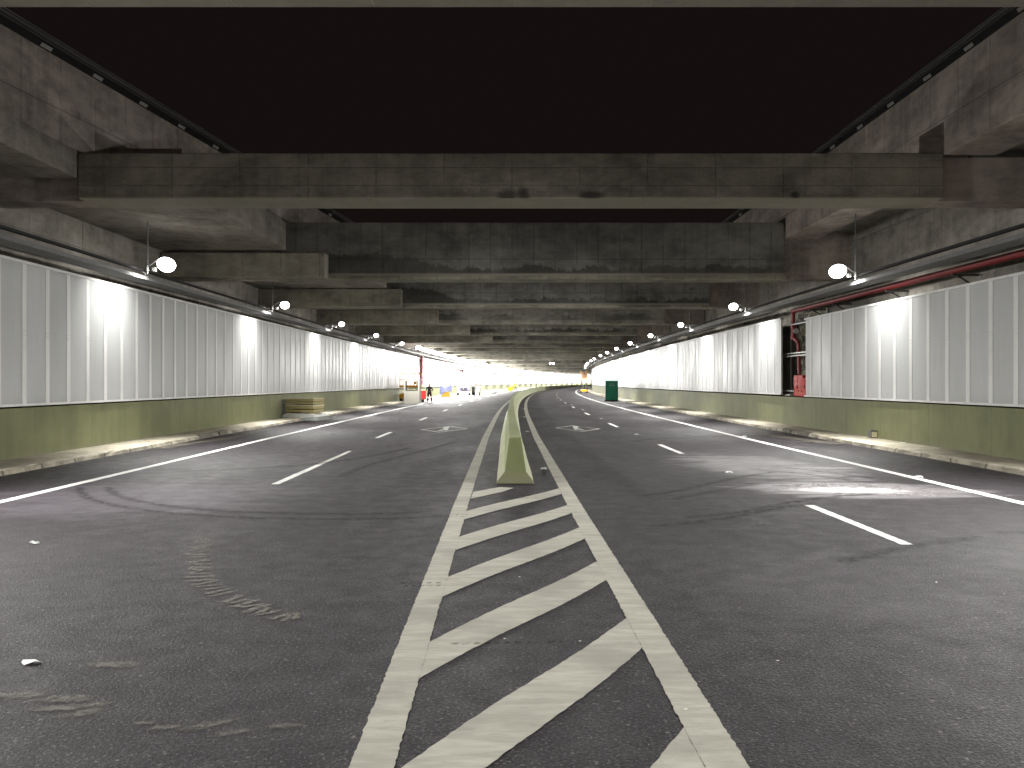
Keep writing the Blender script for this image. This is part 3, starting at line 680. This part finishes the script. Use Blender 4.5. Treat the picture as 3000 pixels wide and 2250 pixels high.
# bright lamp row on the left
rb = make_lamp(-1, 'lamp in the tightly spaced bright row along the far left wall', 5.8, big=False, group='tightly spaced lamps of the far left row', r=.17)
register(rb); d = 73.4; k = 0
while d < 450:
    o = rb if k == 0 else dup(rb); o.location = (C0(d) - 8.62, d, 4.72 + random.uniform(-.02, .02))
    if (k % 4 == 0 and 76 < d < 150) or (150 <= d < 300 and k % 5 == 0) or (d >= 300 and k % 3 == 0): add_spot(o, -1, ROW_W * (1.0 if d < 150 else 2.6 if d < 300 else 3.5), 172, -12); add_point(o, 220 if d < 90 else 900 if d < 118 else 1600 if d < 150 else 3200 if d < 300 else 5500)
    d += 1.35 if d < 150 else 2.7 if d < 300 else 5; k += 1
t = thing('ceiling_lamp', 'pair of small round lamps on the pale far beam', 'lamp', (0, 0, 0))
for px in (1612, 1621.5):
    dd = 149.0; MB().dome(((px - 1500) / F * dd, dd, EYE + (1120 - 1064.5) / F * dd), .16, (0, -1, -.3)).build('lens', M['lens'], t)
MB().box((1608 - 1500) / F * 149, (1626 - 1500) / F * 149, 149.05, 149.2, 4.9, 5.25).build('housing', M['steel'], t)

# ------------------------------------------------------------------ red pipes and fire cabinet
t = thing('fire_pipe', 'red fire pipe above the right wall panels, turning down into the gap', 'pipe', (10.55, 31.6, 2.0)); ox, oy, oz = t.location
L = lambda x, y, z: (x - ox, y - oy, z - oz)
MB().path([L(10.6, -15, 4.36), L(10.55, 10, 4.36), L(10.5, 31.55, 4.36)], .085, 12).build('pipe', M['redpipe'], t, smooth=False)
MB().path([L(10.5, 31.6, 4.38), L(10.5, 31.6, 3.35), L(10.56, 31.2, 3.15), L(10.56, 31.1, 2.0)], .07, 12).build('riser', M['redpipe'], t)
for z in (4.28, 3.30, 3.72): MB().tube(L(10.5, 31.6, z), L(10.5, 31.6, z + .13), .105, 12).build('coupling', M['redpipe'], t)
MB().tube(L(10.5, 31.6, 3.6), L(10.5, 31.3, 3.6), .03, 8).tube(L(10.5, 31.31, 3.6), L(10.5, 31.27, 3.6), .10, 12).build('valve', M['rail'], t)
for y in (10.2, 13.3, 16.6, 19.8, 23.3, 27.2, 29.3):
    b = MB().box(10.3 - ox, 10.93 - ox, y - oy, y - oy + .05, 4.19 - oz, 4.24 - oz); b.hexa([L(10.42, y, 4.14), L(10.47, y, 4.14), L(10.47, y + .04, 4.14), L(10.42, y + .04, 4.14)], [L(10.42, y, 4.19), L(10.47, y, 4.19), L(10.47, y + .04, 4.19), L(10.42, y + .04, 4.19)])
    b.tube(L(10.45, y + .02, 4.19), L(10.90, y + .02, 3.9), .02, 6); b.build('pipe_bracket', M['steel'], t)
t = thing('fire_cabinet', 'red metal fire cabinet standing on the green wall in the panel gap', 'cabinet', (10.52, 30.3, 1.165))
MB().box(-.17, .20, -.15, .78, .03, .79).build('body', M['redbox'], t, bevel=.015)
MB().box(-.22, .16, -.62, -.16, .03, .70).build('body', M['redbox'], t, bevel=.015)
for y0, y1, h, x in ((-.12, .30, .72, -.17), (.33, .75, .72, -.17), (-.59, -.19, .64, -.22)):
    dd = MB().box(x - .014, x - .001, y0, y1, .08, h).build('door', M['redbox'], t)
    MB().box(x - .03, x - .0145, y0 + .04, y0 + .09, .32, .43).build('handle', M['black'], dd)
    MB().box(x - .025, x - .0145, y0 + .05, y0 + .08, .54, .60).build('latch', M['black'], dd)
    MB().box(x - .025, x - .0145, y1 - .09, y1 - .05, .20, .27).build('latch', M['black'], dd)
MB().box(-.18, .10, -.63, -.623, .08, .64).build('side_plate', M['redbox'], t)
MB().box(-.12, -.08, -.64, -.632, .32, .42).build('handle', M['black'], t)
# far left red pipes
def wl(d, u=-10.1): return C0(d) + u
t = thing('riser_pipe', 'tall red riser pipe in the slot between the left panels', 'pipe', (wl(87), 87, 1.16))
MB().path([(0, 0, 0), (0, 0, 1.1), (-.05, 0, 1.3), (0, 0, 1.6), (0, 0, 3.3)], .11, 10).build('pipe', M['redpipe'], t); MB().tube((0, 0, 2.6), (0, 0, 2.9), .16, 10).build('valve', M['redpipe'], t)
t = thing('fire_pipe', 'long red pipe running below the bright lamp row on the far left wall', 'pipe', (wl(107, -9.9), 107, 3.4))
ox, oy, oz = t.location
MB().path([(0, 0, 1.0), (0, 0, .25)] + [(wl(d, -9.9) - ox, d - oy, .25) for d in range(108, 260, 8)], .10, 8).build('pipe', M['redpipe'], t)
MB().path([(wl(d, -9.75) - ox, d - oy, .62) for d in range(128, 300, 8)], .10, 8).build('pipe', M['redpipe'], t)
t = thing('post_with_box', 'dark post with an equipment box under the far red pipe', 'post', (wl(128, -9.6), 128, 0))
MB().tube((0, 0, 1.25), (0, 0, 3.7), .07, 8).build('post', M['steel'], t); MB().box(-.95, -.45, -.1, .15, 2.6, 3.6).build('box', M['redpipe'], t); MB().box(-1.0, 0, -.05, .03, 2.45, 2.52).build('crossbar', M['rail'], t)

# ------------------------------------------------------------------ storm drains and kerb clutter
def drain(s, d, label):
    t = thing('storm_drain', label, 'storm drain', (C0(d) + s * 9.27, d, 0))
    sx = lambda a, b: (min(s * a, s * b), max(s * a, s * b))
    a0, a1 = sx(0, .16)
    f = MB().box(a0, a1, -1.3, -.36, .0, .135); f.box(a0, a1, .36, 1.1, .0, .135); f.box(a0, a1, -.36, .36, .115, .135); f.build('surround', paint('stained_concrete', (.13, .12, .095), .85, sc=3), t, bevel=.01)
    b0, b1 = sx(.10, .16); MB().box(b0, b1, -.36, .36, .0, .115).build('opening', M['dark'], t)  # near-black block paints the shade inside the inlet
    for z in (.03, .07): MB().box(*sx(.02, .035), -.36, .36, z, z + .012).build('bar', M['steel'], t)
drain(-1, 26.6, 'dark storm drain inlet in the left kerb'); drain(1, 27.8, 'dark storm drain inlet in the right kerb')
x, y = 10.22, 24.0
t = thing('junction_box', 'small grey box with a white cover on the right pavement against the green wall', 'box', (x, y, .12))
MB().box(-.09, .1, -.11, .11, 0, .22).build('body', M['steel'], t, bevel=.01); MB().box(-.07, .08, -.118, -.1105, .03, .18).build('cover', M['board'], t)
def scrap(x, y, z, s, mat, label, name='litter'):
    r_ = random.Random(int(x * 100)); m = MB(); c = []
    for k in range(9):
        a = 2 * math.pi * k / 9; rr = s * r_.uniform(.45, 1); c.append((rr * math.cos(a), rr * math.sin(a) * .7, r_.uniform(.0, s * .35) + .003))
    for k in range(9): m.face([c[k], c[(k + 1) % 9], (0, 0, s * .3 + .004)])
    o = m.build(name, M[mat]); o.location = (x, y, z); return tag(o, label, 'litter')
scrap(10.1, 21.9, .12, .09, 'bag', 'crumpled white paper on the right pavement at the wall')
scrap(9.5, 20.2, .12, .06, 'bag', 'small white scrap on the right kerb')
scrap(*G(92, 1945), 0, .075, 'bag', 'crumpled white scrap on the asphalt at lower left'); scrap(*G(98, 1594), 0, .09, 'foil', 'flat pale scrap on the asphalt at far left')
scrap(*G(850, 1239), 0, .10, 'bag', 'white paper scrap on the road before the stack of boards')
scrap(*G(882, 1234), 0, .13, 'bag', 'white plastic strip at the foot of the stack of boards'); scrap(*G(918, 1227), 0, .07, 'bag', 'tiny white scrap at the right foot of the stack of boards')
r_ = random.Random(11)
for (px, py, l) in ((2010, 2080, 'tiny pale pebble right of the right gore line'), (2279, 1938, 'tiny white fleck in the right lane foreground'), (2743, 1707, 'tiny white fleck in the far right foreground'), (1700, 1880, 'tiny white fleck between the hatch stripes'), (1480, 1873, 'tiny white chip between the fourth and fifth hatch stripes'), (1522, 1692, 'tiny pale chip between two hatch stripes')):
    scrap(*G(px, py), 0, .014, 'bag', l, 'pebble')

# stack of boards on a sack
x0, y0 = -9.45, 38.6
t = thing('board_stack', 'stack of tan boards lying on white sacks on the left kerb', 'stack of boards', (x0, y0, 0), rz=R(-6))
zz = .36
for k, (th, mt) in enumerate(((.11, 'wood'), (.11, 'wood'), (.055, 'board'), (.09, 'wood'), (.09, 'wood'), (.03, 'board'))):
    j = r_.uniform(-.03, .03)
    MB().box(-.66 + j, .66 + j, -.7, .7, zz, zz + th).build('board', M[mt], t, bevel=.006); zz += th + (.04 if k in (0, 2, 3) else .004)
for x in (-.5, .4): MB().box(x, x + .1, -.66, .66, .30, .36).build('batten', M['wood'], t)
m = MB()
prof = [(-.82, .14), (-.8, .24), (-.6, .30), (.6, .29), (.8, .22), (.84, .12), (.6, .06), (-.5, .08)]
ring = lambda y, k: [(px_ * k + random.uniform(-.02, .02), y, pz + random.uniform(-.02, .02)) for px_, pz in prof]
rs = [ring(y, k) for y, k in ((-.85, .9), (-.78, 1.0), (-.3, 1.02), (.3, 1.0), (.75, 1.0), (.82, .85))]
for a, b in zip(rs, rs[1:]):
    for i in range(8): j = (i + 1) % 8; m.face([a[i], a[j], b[j], b[i]])
m.face(rs[0]); m.face(rs[-1]); m.build('sack', M['bag'], t, smooth=False)
MB().hexa([(.15, -.95, .0), (.95, -.9, .0), (.95, .7, .0), (.15, .7, 0)], [(.2, -.88, .10), (.86, -.84, .16), (.86, .6, .16), (.2, .6, .12)]).build('plastic_film', M['foil'], t)

# ------------------------------------------------------------------ people
def skinned(name, mat, chains, parent, sub=2):
    vs, es, rad, roots = [], [], [], []
    idx = {}
    for ch in chains:
        prev = None
        for i, (p, r) in enumerate(ch):
            key = tuple(round(c, 4) for c in p)
            if key not in idx:
                idx[key] = len(vs); vs.append(p); rad.append(r if isinstance(r, tuple) else (r, r)); 
                if prev is None: roots.append(idx[key])
            if prev is not None: es.append((prev, idx[key]))
            prev = idx[key]
    me = bpy.data.meshes.new(name); me.from_pydata(vs, es, []); me.materials.append(M[mat])
    o = bpy.data.objects.new(name, me); COL.objects.link(o); o.parent = parent
    sk = o.modifiers.new('skin', 'SKIN'); sk.use_smooth_shade = True
    me.skin_vertices or None
    if not me.skin_vertices:
        bpy.context.view_layer.objects.active = o
    for i, r in enumerate(rad): me.skin_vertices[0].data[i].radius = r
    for r in roots: me.skin_vertices[0].data[r].use_root = True
    sb = o.modifiers.new('sub', 'SUBSURF'); sb.levels = sub; sb.render_levels = sub
    return o
def hand(c, dirn, side):
    c = Vector(c); d = Vector(dirn).normalized(); n = Vector((side, 0, 0)); out = []
    for k, L_ in enumerate((.065, .075, .07, .055)):
        o = Vector((0, (k - 1.5) * .02, 0)); a = c + d * .07 + o
        out.append([(tuple(a), .009), (tuple(a + d * L_ * .5 + n * .004), .0085), (tuple(a + d * L_ + n * .018), .007)])
    a = c + d * .02 + Vector((0, -.035, 0)); out.append([(tuple(a), .011), (tuple(a + Vector((0, -.02, 0)) + d * .03), .010), (tuple(a + Vector((0, -.028, 0)) + d * .055), .008)])
    return out
def person(name, label, loc, rz, H, jacket, trousers, cap=True, vest=None):
    t = thing(name, label, 'person', loc, rz); k = H / 1.75
    def S(ch): return [[((p[0] * k, p[1] * k, p[2] * k), (tuple(q * k for q in r) if isinstance(r, tuple) else r * k)) for p, r in c] for c in ch]
    hipL, hipR = (.09, 0, .90), (-.09, 0, .90)
    handL, handR = (.13, -.20, 1.03), (-.40, -.10, .86)
    legs = [[((0, 0, .95), (.15, .11)), (hipR, (.10, .10)), ((-.14, -.03, .48), (.06, .065)), ((-.16, .02, .10), (.042, .045)), ((-.17, -.07, .04), (.045, .035)), ((-.18, -.17, .03), (.04, .025))],
            [((0, 0, .95), (.15, .11)), (hipL, (.10, .10)), ((.17, .02, .49), (.06, .065)), ((.22, .10, .11), (.042, .045)), ((.23, .02, .05), (.045, .035)), ((.25, -.09, .03), (.04, .025))]]
    torso = [[((0, 0, .95), (.15, .11)), ((0, 0, 1.12), (.14, .10)), ((0, 0, 1.33), (.165, .115)), ((0, 0, 1.45), (.09, .07)), ((0, -.01, 1.54), (.052, .055)), ((0, -.015, 1.62), (.075, .09)), ((0, -.01, 1.70), (.07, .085)), ((0, 0, 1.745), (.045, .05))]]
    armR = [((0, 0, 1.33), (.165, .115)), ((-.17, 0, 1.40), (.06, .06)), ((-.29, .02, 1.15), (.045, .045)), ((-.37, -.06, .95), (.03, .033)), (handR, (.022, .04))]
    armL = [((0, 0, 1.33), (.165, .115)), ((.17, 0, 1.40), (.06, .06)), ((.30, .03, 1.17), (.045, .045)), ((.18, -.15, 1.06), (.03, .033)), (handL, (.022, .04))]
    skinned('body', 'skin', S(torso + legs + [armR, armL] + hand(handR, (-.1, 0, -1), 1) + hand(handL, (-1, -.3, -.2), -1)), t)
    fat = lambda c, a, z: [(p, tuple(q + a for q in r)) for p, r in c]
    skinned('trousers', trousers, S([fat(l[:4], .018, 0) for l in legs]), t)
    skinned('jacket', jacket, S([fat(torso[0][:4], .022, 0) + [((0, 0, 1.49), (.075, .075))], fat(armR[:4], .018, 0), fat(armL[:4], .018, 0)] + [[((0, 0, .95), (.172, .132)), ((0, 0, .80), (.19, .14))]]), t)
    for l in legs:
        skinned('shoe', 'black', S([[(l[3][0], (.05, .055)), (l[4][0], (.055, .045)), (l[5][0], (.05, .035))]]), t, 1)
    skinned('cap' if cap else 'hair', 'hair', S([[((0, .0, 1.69), (.085, .10)), ((0, .0, 1.735), (.075, .09)), ((0, 0, 1.765), (.045, .055))]] + ([[((0, -.06, 1.70), (.07, .012)), ((0, -.15, 1.69), (.05, .01))]] if cap else [])), t, 1)
    hd = MB()
    for sx in (-.03, .03): hd.dome((sx * k, -.098 * k, 1.645 * k), .011 * k, (0, -1, 0), 8, 3)
    hd.build('eyes', M['black'], t)
    nm = MB().hexa([(-.014 * k, -.10 * k, 1.595 * k), (.014 * k, -.10 * k, 1.595 * k), (.01 * k, -.09 * k, 1.60 * k), (-.01 * k, -.09 * k, 1.60 * k)], [(-.005 * k, -.10 * k, 1.64 * k), (.005 * k, -.10 * k, 1.64 * k), (.004 * k, -.09 * k, 1.64 * k), (-.004 * k, -.09 * k, 1.64 * k)]); nm.build('nose', M['skin'], t)
    MB().box(-.022 * k, .022 * k, -.098 * k, -.09 * k, 1.572 * k, 1.58 * k).build('mouth', M['redpipe'], t)
    e = MB()
    for sx in (-1, 1): e.dome((sx * .078 * k, 0, 1.63 * k), .026 * k, (sx, 0, 0), 8, 3, .4)
    e.build('ears', M['skin'], t)
    return t
person('person', 'person in black clothes and cap standing on the left carriageway beside the red board', (-6.93, 71, 0), R(6), 1.60, 'cloth', 'cloth')
person('person', 'worker in a bright yellow vest far beyond the centre barrier', (C0(150) - 3.6, 150, 0), R(-10), 1.75, 'hivis', 'cloth', cap=False)

# ------------------------------------------------------------------ booth, lifts, vehicles
def wheel(t, x, y, r, w, mat='tire', rimm='whitep', name='wheel'):
    o = MB().tube((x - w / 2, y, r), (x + w / 2, y, r), r, 24).build(name, M[mat], t, bevel=.02)
    MB().tube((x - w / 2 - .012, y, r), (x + w / 2 + .012, y, r), r * .5, 16).build('rim', M[rimm], o)
    return o
x, y = (1206 - 1500) / F * 67, 67.0
t = thing('guard_booth', 'pale grey portable booth with a window standing before the yellow lift', 'booth', (x, y, 0), rz=R(-3))
w, h, dp = .62, 1.98, .9
b = MB()
for a0, a1, z0, z1 in ((-w, w, .05, 1.05), (-w, w, 1.82, h), (-w, -w + .13, 1.05, 1.82), (w - .13, w, 1.05, 1.82)):
    b.box(a0, a1, -.02, .03, z0, z1)
b.box(-w, w, dp - .05, dp, .05, 1.05); b.box(-w, w, dp - .05, dp, 1.82, h); b.box(-w, -w + .05, .031, dp - .051, .05, h); b.box(w - .05, w, .031, dp - .051, .05, h)
b.build('shell', M['cream'], t)
MB().box(-w - .03, w + .03, -.05, dp + .03, h, h + .06).build('roof', M['cream'], t, bevel=.02)
MB().box(-w - .02, w + .02, -.04, dp + .02, 0, .05).build('base', M['cream'], t)
fr = MB(); W0, W1, H0, H1 = -w + .13, w - .13, 1.05, 1.82
for a in ((W0, W0 + .1, H0, H1), (W1 - .04, W1, H0, H1), (W0, W1, H0, H0 + .04), (W0, W1, H1 - .04, H1)): fr.box(a[0], a[1], -.03, .0, a[2], a[3])
fr.build('window_frame', M['glass'], t)
x, y = (1205 - 1500) / F * 72, 72.0
t = thing('scissor_lift', 'yellow scissor lift parked behind the pale booth on the left', 'scissor lift', (x - .05, y, 0))
MB().box(-.85, .85, 0, 1.9, .35, .75).build('chassis', M['yellow'], t, bevel=.03)
MB().box(-.95, -.55, -.25, .4, .30, .72).build('counterweight', M['yellow'], t, bevel=.03); MB().box(.55, .98, -.25, .4, .42, .68).build('engine_cover', M['yellow'], t, bevel=.03)
for sx in (-.82, .82): wheel(t, sx, .1, .24, .26); wheel(t, sx, 1.7, .24, .26)
MB().box(-.95, .95, -.1, 2.0, 1.25, 1.45).build('platform', M['yellow'], t, bevel=.02)
for k in range(4):
    zz = .75 + k * .13; s_ = 1 if k % 2 else -1
    MB().tube((-.4, .2 if s_ > 0 else 1.6, zz), (-.4, 1.6 if s_ > 0 else .2, zz + .12), .035, 6).tube((.4, .2 if s_ > 0 else 1.6, zz), (.4, 1.6 if s_ > 0 else .2, zz + .12), .035, 6).build('scissor_arm', M['steel'], t)
gr = MB()
for sx in (-.92, -.3, .3, .92):
    for yy in (-.05, 1.95): gr.tube((sx, yy, 1.45), (sx, yy, 2.45), .02, 6)
for z in (1.95, 2.45):
    gr.tube((-.92, -.05, z), (.92, -.05, z), .02, 6).tube((-.92, 1.95, z), (.92, 1.95, z), .02, 6).tube((-.92, -.05, z), (-.92, 1.95, z), .02, 6).tube((.92, -.05, z), (.92, 1.95, z), .02, 6)
gr.build('guard_rail', M['yellow'], t); MB().box(.25, .5, -.02, .2, 1.5, 1.75).build('control_box', M['yellow'], t)
x, y = (1239 - 1500) / F * 69.5, 69.5
t = thing('red_board', 'red board with a pale rim leaning between the booth and the person', 'board', (x, y, 0), rz=R(4))
MB().box(-.24, .24, -.02, .03, .35, 1.02).build('face', M['redbox'], t); MB().box(-.27, .27, .031, .06, .31, 1.06).build('rim', M['board'], t)
for sx in (-.2, .17): MB().box(sx, sx + .03, .061, .09, 0, .5).build('leg', M['steel'], t)
# covered thing
d = 96.0; x = (1306 - 1500) / F * d
t = thing('covered_compressor', 'low yellow machine half covered by a crumpled blue tarpaulin', 'covered machine', (x, d, 0))
MB().box(-.5, .42, 0, 1.1, .05, .62).build('machine_body', M['yellow'], t, bevel=.03); MB().box(.43, .60, .05, .9, .05, 1.0).build('side_panel', M['bag'], t)
m = MB(); top = [(-.58, 1.46), (-.25, 1.12), (.0, 1.12), (.40, 1.40), (.58, 1.48), (.72, 1.25)]; bot = [(-.70, .55), (-.52, .22), (-.15, .55), (.25, .66), (.52, .78), (.70, .72)]
for i in range(5):
    for (ya, yb) in ((-.12, .0), (0, 1.2)):
        if ya < 0: m.face([(bot[i][0], -.1 - .06 * (i % 2), bot[i][1]), (bot[i + 1][0], -.1 - .06 * ((i + 1) % 2), bot[i + 1][1]), (top[i + 1][0], .02, top[i + 1][1]), (top[i][0], .02, top[i][1])])
        else:
            m.face([(top[i][0], .02, top[i][1]), (top[i + 1][0], .02, top[i + 1][1]), (top[i + 1][0] * .95, 1.2, top[i + 1][1] - .05), (top[i][0] * .95, 1.2, top[i][1] - .1)])
m.face([(-.70, -.1, .55), (-.58, .02, 1.46), (-.55, 1.2, 1.36), (-.66, 1.2, .5)]); m.face([(.70, -.16, .72), (.72, .02, 1.25), (.68, 1.2, 1.2), (.68, 1.2, .6)][::-1])
o = m.build('tarpaulin', M['tarp'], t, smooth=True)
# truck with dark front
d = 111.0; x = (1358 - 1500) / F * d
t = thing('pickup_truck', 'vehicle with a dark plum front, round badge and lit headlights facing the camera', 'truck', (x, d, 0), rz=R(2))
MB().hexa([(-.88, 0, .32), (.88, 0, .32), (.88, 4.4, .32), (-.88, 4.4, .32)], [(-.86, .06, 1.06), (.86, .06, 1.06), (.88, 4.4, 1.1), (-.88, 4.4, 1.1)]).build('body', M['plum'], t, bevel=.06)
MB().hexa([(-.84, .07, 1.06), (.84, .07, 1.06), (.86, 1.2, 1.10), (-.86, 1.2, 1.10)], [(-.8, .16, 1.13), (.8, .16, 1.13), (.84, 1.2, 1.2), (-.84, 1.2, 1.2)]).build('bonnet', M['whitep'], t, bevel=.03)
MB().hexa([(-.82, 1.21, 1.1), (.82, 1.21, 1.1), (.82, 2.9, 1.1), (-.82, 2.9, 1.1)], [(-.66, 1.75, 1.62), (.66, 1.75, 1.62), (.66, 2.8, 1.62), (-.66, 2.8, 1.62)]).build('cab', M['whitep'], t, bevel=.05)
MB().hexa([(-.72, 1.24, 1.17), (.72, 1.24, 1.17), (.72, 1.27, 1.17), (-.72, 1.27, 1.17)], [(-.6, 1.66, 1.56), (.6, 1.66, 1.56), (.6, 1.70, 1.56), (-.6, 1.70, 1.56)]).build('windscreen', M['rail'], t)
gl = MB().box(-.27, .27, -.03, .0, .50, .98).build('grille', M['black'], t)
for a in ((-.30, -.265, -.05, -.0301, .46, 1.0), (.265, .30, -.05, -.0301, .46, 1.0), (-.26, .26, -.05, -.0301, .97, 1.0)): MB().box(*a).build('grille_frame', M['chrome'], gl)
MB().tube((0, -.05, .86), (0, -.035, .86), .07, 16).build('badge', M['whitep'], gl)
for z in (.60, .68, .76): MB().box(-.25, .25, -.04, -.0305, z, z + .015).build('slat', M['steel'], gl)
for sx in (-.68, .66): MB().dome((sx, -.0, .84), .085, (0, -1, 0), 14, 4, .5).build('headlight', M['headlamp'], t)
for sx in (-.68, .68): MB().box(sx - .14, sx + .14, -.03, .0, .64, .69).build('indicator', M['whitep'], t)
MB().box(-.86, .86, -.12, .0, .30, .52).build('bumper', M['rail'], t, bevel=.03); MB().box(-.52, .6, -.15, -.121, .10, .30).build('number_plate_panel', M['whitep'], t)
for sx in (-.78, .78): wheel(t, sx, .75, .33, .2); wheel(t, sx, 3.5, .33, .2)
d = 113.0; x = (1391 - 1500) / F * d
t = thing('tractor', 'white machine with a big black tyre and a mast, beside the plum fronted truck', 'tractor', (x, d, 0))
wheel(t, -.22, .6, .55, .38); wheel(t, .62, 1.2, .5, .28, 'board'); wheel(t, -.2, 2.3, .40, .3)
MB().box(-.1, .7, .3, 2.6, .5, 1.15).build('body', M['whitep'], t, bevel=.05); MB().box(-.55, .1, -.1, .5, 1.02, 1.14).build('mudguard', M['steel'], t)
fr = MB()
for a in ((.02, .3), (.74, .3), (.02, 1.7), (.74, 1.7)): fr.tube((a[0], a[1], 1.1), (a[0], a[1], 2.35), .035, 6)
fr.box(-.02, .78, .25, 1.75, 2.33, 2.4); fr.build('cab_frame', M['steel'], t)
MB().box(.15, .30, .4, .6, 1.3, 1.65).build('seat', M['orange'], t); MB().box(.35, .5, .35, .5, 1.6, 1.95).build('lever_box', M['steel'], t)
MB().path([(-.5, 0, 1.1), (-.40, 0, 1.5), (-.42, 0, 1.75), (-.50, 0, 2.0)], .06, 8).build('exhaust', M['tray'], t); MB().dome((-.5, 0, 2.02), .12, (0, 0, 1), 10, 4, 1).build('mirror', M['tray'], t)
# yellow plastic barriers and items beyond the divider
for (px, py, d, w, h, l) in ((1494, 1143, 165, .85, .6, 'low yellow crate on the road just left of the centre barrier'), (1500, 1136, 185, 1.0, .7, 'yellow bin far behind the low yellow crate')):
    x = (px - 1500) / F * d; t = thing('yellow_crate', l, 'crate', (x, d, 0))
    MB().hexa([(-w * .45, -.3, 0), (w * .45, -.3, 0), (w * .45, .3, 0), (-w * .45, .3, 0)], [(-w / 2, -.35, h), (w / 2, -.35, h), (w / 2, .35, h), (-w / 2, .35, h)]).build('body', M['yellow'], t, bevel=.02)
    MB().box(-w / 2 - .03, w / 2 + .03, -.38, .38, h, h + .05).build('rim', M['yellow'], t)
d = 128; x = (1444 - 1500) / F * d
t = thing('cable_heap', 'small dark heap of cable on the bright left road', 'cable heap', (x, d, 0))
for k in range(4):
    MB().path([(.32 * math.cos(a + k) + k * .15, .2 * math.sin(a + k), .05 + .03 * k + .04 * math.sin(3 * a)) for a in [R(40 * q) for q in range(10)]], .022, 6).build('coil', M['cable'], t)

# portable toilet
d = 75.0; x = (1792 - 1500) / F * d
t = thing('portable_toilet', 'dark green portable toilet cabin on the right roadside', 'portable toilet', (x, d, 0), rz=R(-4))
w = .54
MB().box(-w, w, 0, 1.1, .10, 1.82).build('cabin', M['toilet'], t, bevel=.02)
MB().hexa([(-w - .03, -.04, 1.82), (w + .03, -.04, 1.82), (w + .03, 1.14, 1.82), (-w - .03, 1.14, 1.82)], [(-w, .0, 1.88), (w, 0, 1.88), (w, 1.08, 1.96), (-w, 1.08, 1.96)]).build('roof', M['toiletd'], t)
MB().box(-w - .07, w + .05, -.07, 1.15, 0, .10).build('skid_base', M['black'], t)
for sx in (-w - .02, w - .02): MB().box(sx, sx + .04, -.02, .02, .10, 1.82).build('corner_post', M['toiletd'], t)
dr = MB().box(-w + .05, w - .06, -.03, -.001, .16, 1.72).build('door', M['toilet'], t)
MB().box(w - .14, w - .09, -.05, -.0305, .9, 1.02).build('handle', M['black'], dr)
for z0, z1, a, b in ((1.52, 1.58, -.12, .26), (1.38, 1.44, -.22, .28)):
    for q in range(5):
        xa = a + (b - a) * q / 5; MB().box(xa, xa + (b - a) / 7, -.036, -.0305, z0, z1).build('lettering', M['pale'], dr)
for z in (.35, .5, .65): MB().box(-.35, .3, -.04, -.0305, z, z + .02).build('door_rib', M['toilet'], dr)
# right scissor lift
d = 136.0; x = (1711.5 - 1500) / F * d
t = thing('scissor_lift', 'raised yellow scissor lift with a brown board on its platform, far right', 'scissor lift', (x, d, 0))
MB().box(-.5, .5, 0, 2.0, .2, .55).build('chassis', M['yellow'], t, bevel=.03)
for sx in (-.48, .48): wheel(t, sx, .2, .2, .16); wheel(t, sx, 1.8, .2, .16)
for k in range(5):
    zz = .55 + k * .34; s_ = 1 if k % 2 else -1
    for xx in (-.28, .28): 
        MB().tube((xx, .25, zz), (xx, 1.7, zz + .34), .04, 6).tube((xx, 1.7, zz), (xx, .25, zz + .34), .04, 6).tube((xx, .3, zz), (xx + .05, .3, zz + .34), .02, 6).build('scissor_arm', M['yellow' if k > 2 else 'steel'], t)
MB().box(-.46, .5, -.1, 2.1, 2.25, 2.42).build('platform', M['yellow'], t)
MB().box(-.48, .5, -.14, -.101, 2.42, 3.3).build('plywood_board', M['brown'], t); MB().box(-.08, .10, -.16, -.141, 2.95, 3.18).build('dark_plate', M['black'], t)
gr = MB()
for sx in (-.46, .5):
    gr.tube((sx, 2.1, 2.42), (sx, 2.1, 3.5), .03, 6).tube((sx, -.05, 3.5), (sx, 2.1, 3.5), .03, 6).tube((sx, -.05, 2.42), (sx, -.05, 3.5), .03, 6)
gr.build('guard_rail', M['yellow'], t)
